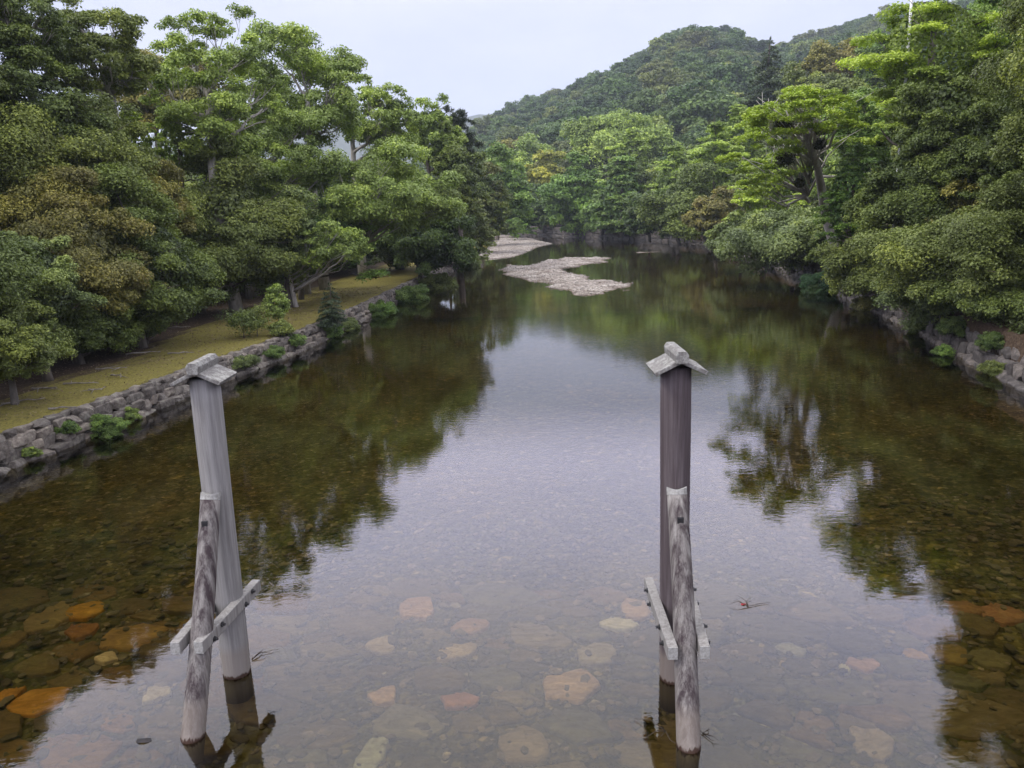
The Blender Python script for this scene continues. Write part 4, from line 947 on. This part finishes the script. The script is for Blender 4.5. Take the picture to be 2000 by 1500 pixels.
# ------------------------------------------------------------------ wooden guard post frames
def wood(name, dark, mid, light, stain, stain_amt, lichen=0.0, wetband=True):
    m, nt, out = nodemat(name); n = N(nt)
    tc = n('ShaderNodeTexCoord'); mp = n('ShaderNodeMapping', {0: (tc, 'Object'), 3: (1, 1, .03)})
    a = n('ShaderNodeTexNoise', {'Vector': mp, 'Scale': 14, 'Detail': 8, 'Roughness': .7})
    b = n('ShaderNodeTexNoise', {'Vector': mp, 'Scale': 60, 'Detail': 4, 'Roughness': .7})
    mp2 = n('ShaderNodeMapping', {0: (tc, 'Object'), 3: (1, 1, .045)})
    s_ = n('ShaderNodeTexNoise', {'Vector': mp2, 'Scale': 6.5, 'Detail': 8, 'Roughness': .75, 'Distortion': .2})
    ab = n('ShaderNodeMath', {0: (a, 0), 1: n('ShaderNodeMath', {0: (b, 0), 1: .35}, operation='MULTIPLY')}, operation='ADD')
    r = n.ramp(ab, [(.45, dark), (.64, mid), (.85, light)])
    sm = n.ramp(s_, [(.56 - stain_amt * .2, (0, 0, 0)), (.72 - stain_amt * .2, (1, 1, 1))])
    smm = n('ShaderNodeMath', {0: (sm, 0), 1: min(1, stain_amt * 1.6)}, operation='MULTIPLY')
    c = n.mix(smm, (r, 0), stain)
    gp = n('ShaderNodeNewGeometry'); sz = n('ShaderNodeSeparateXYZ', {0: (gp, 'Position')})
    if wetband:
        wob = n('ShaderNodeMath', {0: (sz, 2), 1: n('ShaderNodeMath', {0: (a, 0), 1: .25}, operation='MULTIPLY')}, operation='SUBTRACT')
        band = n.ramp(n('ShaderNodeMapRange', {0: wob, 1: -.2, 2: 1.2}), [(.02, (0, 0, 0)), (.04, (1, 1, 1)), (.078, (1, 1, 1)), (.1, (.0, .0, .0))])
        tan_ = n.ramp(n('ShaderNodeMapRange', {0: wob, 1: -.2, 2: 1.2}), [(.38, (1, 1, 1)), (.52, (0, 0, 0))])
        c = n.mix(n('ShaderNodeMath', {0: (tan_, 0), 1: .6}, operation='MULTIPLY'), mo(c), (.23, .195, .168))
        c = n.mix((band, 0), mo(c), (.05, .028, .02))
    if lichen:
        l1 = n('ShaderNodeTexNoise', {'Vector': (tc, 'Object'), 'Scale': 9, 'Detail': 9, 'Roughness': .75})
        lr = n.ramp(l1, [(.5, (0, 0, 0)), (.57, (1, 1, 1))])
        c = n.mix(n('ShaderNodeMath', {0: (lr, 0), 1: lichen}, operation='MULTIPLY'), mo(c), (.33, .33, .31))
        l2 = n('ShaderNodeTexNoise', {'Vector': (tc, 'Object'), 'Scale': 14, 'Detail': 8, 'Roughness': .7})
        lr2 = n.ramp(l2, [(.58, (0, 0, 0)), (.63, (1, 1, 1))])
        c = n.mix(n('ShaderNodeMath', {0: (lr2, 0), 1: lichen}, operation='MULTIPLY'), mo(c), (.07, .065, .055))
    bp = n('ShaderNodeBump', {'Strength': .45, 'Distance': .012, 'Height': ab})
    p = n('ShaderNodeBsdfPrincipled', {'Base Color': mo(c), 'Roughness': .8, 'Normal': bp, 'Specular IOR Level': .2})
    nt.links.new(p.outputs[0], out.inputs[0]); return m
W_PL = wood('pillar_wood_grey', (.155, .148, .144), (.24, .232, .228), (.33, .32, .315), (.13, .12, .116), .22)
W_PR = wood('pillar_wood_dark', (.055, .042, .045), (.090, .072, .077), (.14, .12, .125), (.045, .032, .033), .3)
W_BR = wood('brace_wood', (.105, .093, .088), (.18, .163, .155), (.29, .275, .26), (.045, .032, .036), .6)
W_BM = wood('beam_wood', (.14, .13, .122), (.225, .213, .205), (.32, .31, .30), (.085, .07, .066), .22, wetband=False)
W_CAP = wood('cap_wood', (.11, .10, .094), (.175, .166, .158), (.26, .25, .24), (.055, .048, .045), .3, lichen=.8, wetband=False)
W_END = simple_mat('end_grain', [(.3, (.20, .19, .18)), (.55, (.34, .335, .32)), (.8, (.5, .5, .49))], 18)

def frame(label, pb, ptop, cap_yaw, sb, st, beams, pm, seed):
    """tall pillar with a gabled cap, a leaning brace in front, two tie beams bolted across"""
    rng = np.random.default_rng(seed)
    root = empty('guard_post_frame', (pb[0], pb[1], 0), label, 'post frame')
    O = np.array([pb[0], pb[1], 0.0]); mb = MB()
    top = np.array(ptop) - O; k = 16; t = np.linspace(-.12, 1, k)
    path = np.outer(t, top); mb.tube(path, .245 + .004 * np.sin(t * 9) - .006 * t, 28)
    pil = mb.build('pillar', pm, root, smooth=True); 
    # cap: two boards and a ridge log running along y
    ridge = top + np.array([0, 0, .14])
    for s_ in (-1, 1):
        c = MB(); ang = rad(26) * s_
        Mx = np.array([[math.cos(ang), 0, math.sin(ang)], [0, 1, 0], [-math.sin(ang), 0, math.cos(ang)]]) @ np.eye(3)
        Rz = rotz(cap_yaw)
        cen = ridge + Rz @ np.array([s_ * .205, 0, -.10 + .025])
        c.box((0, 0, 0), (.43, .80, .062))
        ob = c.build('cap_board', W_CAP, root, bevel=.008)
        ob.location = cen; ob.rotation_euler = (0, ang, cap_yaw)
    c = MB(); w = .10
    prof = [(-.085, -.07), (.085, -.07), (.105, .06), (.06, .125), (-.06, .125), (-.105, .06)]
    V_ = [(x, y, z) for y in (-.45, .45) for x, z in prof]; n_ = len(prof)
    c.add(V_, [tuple(range(n_)), tuple(range(2 * n_ - 1, n_ - 1, -1))] + [(i, i + n_, (i + 1) % n_ + n_, (i + 1) % n_) for i in range(n_)])
    ob = c.build('cap_ridge', W_CAP, root, bevel=.01); ob.location = ridge + np.array([0, 0, .065]); ob.rotation_euler = (0, 0, cap_yaw)
    # brace
    a, b = np.array(sb) - O, np.array(st) - O; c = MB(); t = np.linspace(-.1, 1, 16)
    pth = a + np.outer(t, b - a) + np.outer(np.sin(t * 3.1) * .02, [1, .3, 0])
    c.tube(pth, .185 - .028 * t, 24)
    br = c.build('brace', W_BR, root, smooth=True)
    ax = unit(b - a); c = MB()
    # pale cut end, higher on the sides that hug the pillar
    ring = []; sidev = unit(np.cross(np.array([0, 0, 1.0]), ax)); upv = np.cross(ax, sidev); n_ = 24
    for h_, rr in ((-.03, .160), (.045, .158)):
        for i in range(n_):
            th = 2 * math.pi * i / n_; x, y = math.cos(th), math.sin(th)
            ring.append(b + sidev * rr * x + upv * rr * y + ax * (h_ + (.05 * x * x if h_ > 0 else 0)))
    ring.append(b + ax * .03)
    c.add(ring, [(i, (i + 1) % n_, n_ + (i + 1) % n_, n_ + i) for i in range(n_)] + [(n_ + i, n_ + (i + 1) % n_, 2 * n_) for i in range(n_)])
    c.build('brace_end', W_END, br, smooth=False)
    # iron plug near the brace top
    q = a + (b - a) * .905; nrm = unit(np.array([-.05 if pb[0] < 0 else .02, -1, -.1])); c = MB()
    c.box((0, 0, 0), (.10, .07, .11)); ob = c.build('bolt', IRON, root, bevel=.008); ob.location = q + nrm * .15
    # tie beams
    for (n0, n1, out_s) in beams:
        n0 = np.array(n0) - O; n1 = np.array(n1) - O; d = n1 - n0; L = np.linalg.norm(d); yaw = math.atan2(-d[0], d[1])
        c = MB(); c.box((0, 0, 0), (.155, L, .21)); bo = c.build('tie_beam', W_BM, root, bevel=.012)
        bo.location = (n0 + n1) / 2; bo.rotation_euler = (0, 0, yaw)
        for ye in (-1, 1):
            c = MB(); c.box((0, 0, 0), (.151, .012, .206)); e = c.build('beam_end', W_END, bo, bevel=.004); e.location = (0, ye * (L / 2 + .003), 0)
        for yb, zb_ in ((-.33, -.05), (-.20, .055), (.20, -.05), (.33, .055)):
            c = MB(); c.tube([(0, 0, 0), (out_s * .018, 0, 0)], [.045, .045], 10); c.tube([(out_s * .018, 0, 0), (out_s * .06, 0, 0)], [.026, .024], 8)
            e = c.build('bolt', IRON, bo); e.location = (out_s * .0785, yb * L * 1.02, zb_)
    return root
pLb, pRb = onz(463, 1312), onz(1316, 1322)
frame('weathered pale grey guard post frame at left with a gabled cap over its tall pillar', pLb, aty(399, 738, 12.42), 0.0, onz(377, 1437), aty(411, 972, 12.05),
      [((-5.10, 10.98, 1.40), (-4.84, 13.05, 1.40), 1), ((-5.47, 10.98, 1.40), (-5.38, 13.0, 1.40), -1)], W_PL, 1)
frame('guard post frame at right with a dark brown pillar under a pale gabled cap', pRb, aty(1320, 717, 11.85), 0.0, onz(1345, 1455), aty(1322, 962, 11.45),
      [((2.29, 10.38, 1.40), (2.33, 12.62, 1.40), -1), ((2.77, 10.38, 1.40), (2.99, 12.6, 1.40), 1)], W_PR, 2)

# twigs in the water
rng = np.random.default_rng(19)
for (px, py, L_, lab) in ((1372, 1432, .7, 'dark twig caught against the foot of the right brace'), (1300, 1428, .6, 'thin dark twig stuck behind the right brace'),
                          (492, 1288, .6, 'fine dark twig caught against the left pillar at the waterline'), (1462, 1184, .35, 'small dark twig floating with a red leaf')):
    a = onz(px, py, .02); mb = MB()
    for _ in range(4):
        e = a + rng.normal(size=3) * [L_ * .5, L_ * .5, .03]; e[2] = abs(e[2]) * .6 + .01
        m_ = (a + e) / 2 + rng.normal(size=3) * .05; m_[2] = abs(m_[2]) + .01
        mb.tube([a, m_, e], [.008, .006, .003], 5)
    o = mb.build('twig', BARK, smooth=True); tag(o, lab, 'twig'); o.data.materials[0] = EARTH
RED = simple_mat('red_leaf', [(.4, (.35, .03, .04)), (.7, (.5, .06, .06))], 8)
DARKLEAF = simple_mat('dark_leaf', [(.4, (.02, .018, .02)), (.7, (.05, .045, .045))], 8)
for (px, py, s_, mt, lab) in ((1452, 1180, .05, RED, 'tiny red leaf floating beside the small twig'), (281, 1446, .12, DARKLEAF, 'dark floating leaf near the bottom left')):
    q = onz(px, py, .012); mb = MB()
    th = np.linspace(0, 2 * math.pi, 13)[:-1]; rr = np.where(np.abs(np.sin(th)) < .1, 1.0, .55)
    V_ = [(math.cos(t) * s_, math.sin(t) * s_ * .55, .01 * math.sin(3 * t)) for t in th] + [(0, 0, .02)] + [(math.cos(t) * s_, math.sin(t) * s_ * .55, .01 * math.sin(3 * t) - .006) for t in th]
    mb.add(V_, [(i, (i + 1) % 12, 12) for i in range(12)] + [(i, 13 + i, 13 + (i + 1) % 12, (i + 1) % 12) for i in range(12)])
    o = mb.build('floating_leaf', mt); o.location = q; tag(o, lab, 'leaf')

# white pole on the right slope
Yp = 53.6
b = aty(1763, 230, Yp); tpz = aty(1779, -60, Yp)
gz = ground_z(b[0], Yp); root = empty('white_pole', (b[0], Yp, gz), 'slender white pole rising through the trees at upper right', 'pole')
mb = MB(); Ht = tpz[2] - gz
mb.tube([(0, 0, -.5), (0, 0, Ht * .5), (0, 0, Ht * .5 + .05), (0, 0, Ht)], [.17, .15, .12, .08], 14); mb.build('shaft', POLE, root, smooth=True)
zc = aty(1768, 155, Yp)[2] - gz
mb = MB(); mb.tube([(-1.1, 0, zc + .1), (0, 0, zc), (1.2, 0, zc + .28)], [.05, .07, .04], 6); mb.build('cross_arm', BARK, root)

# ------------------------------------------------------------------ hill, far ridge, forest
RP = [(-1400, 260), (-400, 250), (300, 330), (800, 330), (905, 290), (945, 240), (1000, 212), (1075, 185), (1150, 155), (1220, 118), (1290, 72), (1345, 46), (1400, 52), (1450, 72), (1490, 96),
      (1524, 80), (1615, 48), (1685, 29), (1765, 11), (1850, 2), (2000, -35), (2400, -80), (3200, -60)]
RPx = [a for a, _ in RP]; RPy = [b for _, b in RP]
def hill_R(px): return float(np.interp(px, [-1400, 900, 1000, 1350, 1500, 1520, 2000, 3200], [900, 900, 880, 800, 820, 1000, 1000, 900]))
def hill_r0(px): return float(np.interp(px, [-1400, 700, 1000, 1200, 1400, 1700, 2000, 3200], [300, 300, 285, 240, 235, 230, 220, 200]))
def hill_pt(px, s):
    """s 0 at the foot, 1 on the ridge, more than 1 behind it"""
    Rr, r0 = hill_R(px), hill_r0(px); d = ray(px, 500); az = d[:2] / np.linalg.norm(d[:2])
    dy = np.linalg.norm(ray(px, 300)[:2]) / ray(px, 300)[1]
    top = aty(px, np.interp(px, RPx, RPy), Rr / dy)[2] - 9.0
    r = r0 + (Rr - r0) * s; x, y = az * r
    z = 2 + (top - 2) * (s ** .92 if s <= 1 else 1 - .55 * (s - 1))
    z += 14 * nz(x, y, .006, 2) * min(s, 1) * max(0, 1 - abs(s - .45) * 1.9) + 5 * nz(x, y, .017, 8) * max(0, min(s * 3, 1) - max(0, s - .9) * 10)
    return x, y, z
pxs = np.linspace(-1400, 3200, 231); ss = np.concatenate([np.linspace(0, 1, 36), np.linspace(1.05, 1.6, 8)])
V = [hill_pt(p_, s_) for p_ in pxs for s_ in ss]; k = len(ss)
ii = np.arange(len(pxs) - 1)[:, None] * k; jj = np.arange(k - 1)[None, :]
Fh = np.stack([ii + jj, ii + k + jj, ii + k + jj + 1, ii + jj + 1], -1).reshape(-1, 4)
HILLM = simple_mat('hill_ground', [(.3, (.02, .028, .012)), (.7, (.05, .06, .025))], .05)
struct(link(bpy.data.objects.new('hill', mesh_np('hill', V, Fh, HILLM, True))))
# far blue ridge
pxs = np.linspace(300, 1500, 61); V = []
for p_ in pxs:
    yy = np.interp(p_, [300, 820, 895, 925, 945, 965, 1000, 1500], [262, 250, 236, 225, 222, 226, 240, 262]) + 1.2 * nz(p_, 0, .08)
    d = ray(p_, 300); az = d[:2] / np.linalg.norm(d[:2]); q = aty(p_, yy, 2700 * az[1])
    V += [(*(az * 2300), -5), (*(az * 2700), q[2]), (*(az * 3100), -5)]
Fm = [(3 * i + j, 3 * i + 3 + j, 3 * i + 4 + j, 3 * i + 1 + j) for i in range(60) for j in (0, 1)]
struct(link(bpy.data.objects.new('mountains', mesh_np('mountains', V, Fm, HILLM, True))))

src = bpy.data.collections.new('hill_tree_source')
for k, (kd, R, H) in enumerate((('dome', 6.5, 11), ('dome', 7.5, 11), ('dome', 5.5, 12), ('dome', 8, 10), ('maple', 6.5, 11), ('cedar', 4, 15))):
    rr = np.random.default_rng(300 + k); V_, F_, T, Yg, _ = crown(kd, R, .5, H, 1.05, rr, 1.0, .25)
    src.objects.link(bpy.data.objects.new('source_%d' % k, mesh_np('source_%d' % k, V_, F_, LEAF_H, False, {'tone': .5 + (T - .5) * .6, 'young': Yg})))
rng = np.random.default_rng(99); P_ = []; SC = []; VI = []; RO = []
px = 880.0
cand = 0; cell = {}
while cand < 42000 and len(P_) < 5000:
    cand += 1
    p_ = rng.uniform(200, 2150); s_ = rng.random() ** .75 * 1.06
    x, y, z = hill_pt(p_, s_)
    sc_ = float(np.clip(math.exp(rng.normal() * .34 + .05), .6, 1.75)) * (.62 if s_ > .86 else 1.0); rmin = 7.2 * sc_; key = (int(x // 17), int(y // 17)); bad = False
    for a in (-1, 0, 1):
        for b in (-1, 0, 1):
            for (xx, yy) in cell.get((key[0] + a, key[1] + b), ()):
                if (xx - x) ** 2 + (yy - y) ** 2 < rmin * rmin: bad = True
    if bad: continue
    cell.setdefault(key, []).append((x, y)); P_.append((x, y, z - 1.2))
    SC.append(sc_); VI.append(int(rng.choice(6, p=[.26, .23, .2, .16, .13, .02]))); RO.append(rng.uniform(0, 6.28))
# right slope above the river, behind the individual trees
for _ in range(900):
    y = rng.uniform(60, 300); d = rng.uniform(55, 190); x = float(XR(y)) + d; P_.append((x, y, ground_z(x, y) - 1)); SC.append(rng.uniform(.6, 1.0)); VI.append(int(rng.integers(0, 5))); RO.append(rng.uniform(0, 6.28))
# left wood behind the lawn
for _ in range(420):
    y = rng.uniform(30, 300); d = rng.uniform(48, 160); x = float(XL(y)) - d; P_.append((x, y, ground_z(x, y) - 1)); SC.append(rng.uniform(.6, .95)); VI.append(int(rng.integers(0, 5))); RO.append(rng.uniform(0, 6.28))
me = bpy.data.meshes.new('hill_forest'); me.vertices.add(len(P_)); me.vertices.foreach_set('co', np.array(P_, dtype=np.float32).ravel())
for an, ty, av in (('sc', 'FLOAT', SC), ('ro', 'FLOAT', RO)):
    a = me.attributes.new(an, ty, 'POINT'); a.data.foreach_set('value', np.array(av, dtype=np.float32))
a = me.attributes.new('vi', 'INT', 'POINT'); a.data.foreach_set('value', np.array(VI, dtype=np.int32))
hf = link(bpy.data.objects.new('hill_forest', me)); struct(hf, 'stuff')
ng = bpy.data.node_groups.new('forest_nodes', 'GeometryNodeTree')
ng.interface.new_socket('Geometry', in_out='INPUT', socket_type='NodeSocketGeometry'); ng.interface.new_socket('Geometry', in_out='OUTPUT', socket_type='NodeSocketGeometry')
gi = ng.nodes.new('NodeGroupInput'); go = ng.nodes.new('NodeGroupOutput')
ci = ng.nodes.new('GeometryNodeCollectionInfo'); ci.inputs[0].default_value = src; ci.inputs[1].default_value = True; ci.inputs[2].default_value = True
ip = ng.nodes.new('GeometryNodeInstanceOnPoints'); ip.inputs['Pick Instance'].default_value = True
def na(nm, ty):
    q = ng.nodes.new('GeometryNodeInputNamedAttribute'); q.data_type = ty; q.inputs[0].default_value = nm; return q
cx = ng.nodes.new('ShaderNodeCombineXYZ')
ng.links.new(na('ro', 'FLOAT').outputs[0], cx.inputs[2]); ng.links.new(cx.outputs[0], ip.inputs['Rotation'])
ng.links.new(na('sc', 'FLOAT').outputs[0], ip.inputs['Scale']); ng.links.new(na('vi', 'INT').outputs[0], ip.inputs['Instance Index'])
ng.links.new(gi.outputs[0], ip.inputs['Points']); ng.links.new(ci.outputs[0], ip.inputs['Instance']); ng.links.new(ip.outputs[0], go.inputs[0])
md = hf.modifiers.new('forest', 'NODES'); md.node_group = ng

# ------------------------------------------------------------------ haze
HAZE = True
if HAZE:
    m, nt, out = nodemat('haze'); n = N(nt)
    v = n('ShaderNodeVolumePrincipled', {'Color': (.78, .86, 1.0, 1), 'Density': .00018, 'Anisotropy': .1})
    nt.links.new(v.outputs[0], out.inputs['Volume'])
    mb = MB(); mb.box((0, 1450, 170), (4200, 3500, 354)); hz_ = mb.build('haze', m); struct(hz_, 'stuff')

# ------------------------------------------------------------------ light
SUN = unit(np.array([-.62, -.30, .85]))
sl = bpy.data.lights.new('sun', 'SUN'); sl.energy = 1.5; sl.angle = rad(14); sl.color = (1.0, .965, .91)
so = bpy.data.objects.new('sun', sl); link(so)
so.rotation_euler = Vector(SUN).to_track_quat('Z', 'Y').to_euler()
w = bpy.data.worlds.new('World'); scene.world = w; w.use_nodes = True; nt = w.node_tree; nt.nodes.clear(); n = N(nt)
out = nt.nodes.new('ShaderNodeOutputWorld')
sky = n('ShaderNodeTexSky', sky_type='NISHITA', sun_disc=False, sun_elevation=math.asin(SUN[2]), sun_rotation=math.atan2(SUN[0], SUN[1]))
b1 = n('ShaderNodeBackground', {'Color': sky, 'Strength': .10})
tc = n('ShaderNodeTexCoord'); sx = n('ShaderNodeSeparateXYZ', {0: (tc, 'Generated')})
gr = n.ramp((sx, 2), [(0.0, (.57, .60, .73)), (.12, (.61, .635, .79)), (.25, (.66, .68, .87)), (.315, (1.95, 1.90, 2.42)), (.42, (2.4, 2.36, 2.85)), (.6, (1.9, 1.88, 1.98)), (1.0, (1.45, 1.43, 1.34))])
mp = n('ShaderNodeMapping', {0: (tc, 'Generated'), 3: (1, 1, 2.6)})
cl = n('ShaderNodeTexNoise', {'Vector': mp, 'Scale': 2.2, 'Detail': 5, 'Roughness': .55})
cr = n.ramp(cl, [(.35, (.86, .885, .98)), (.65, (1.10, 1.08, 1.05))])
cm = n.mix(1.0, (gr, 0), (cr, 0), 'MULTIPLY')
b2 = n('ShaderNodeBackground', {'Color': mo(cm), 'Strength': 1.0})
mx = n('ShaderNodeMixShader', {0: .86, 1: b1, 2: b2})
nt.links.new(mx.outputs[0], out.inputs[0])

# ------------------------------------------------------------------ render settings
scene.view_settings.view_transform = 'Standard'; scene.view_settings.look = 'None'; scene.view_settings.exposure = 0.4; scene.view_settings.gamma = 1.0
cy = scene.cycles
cy.use_denoising = True
try: cy.denoiser = 'OPENIMAGEDENOISE'; cy.denoising_prefilter = 'ACCURATE'
except Exception: pass
cy.use_adaptive_sampling = True; cy.adaptive_threshold = .015
cy.max_bounces = 8; cy.diffuse_bounces = 3; cy.glossy_bounces = 3; cy.transmission_bounces = 3; cy.transparent_max_bounces = 8; cy.volume_bounces = 1
cy.caustics_reflective = False; cy.caustics_refractive = False; cy.sample_clamp_indirect = 4.0
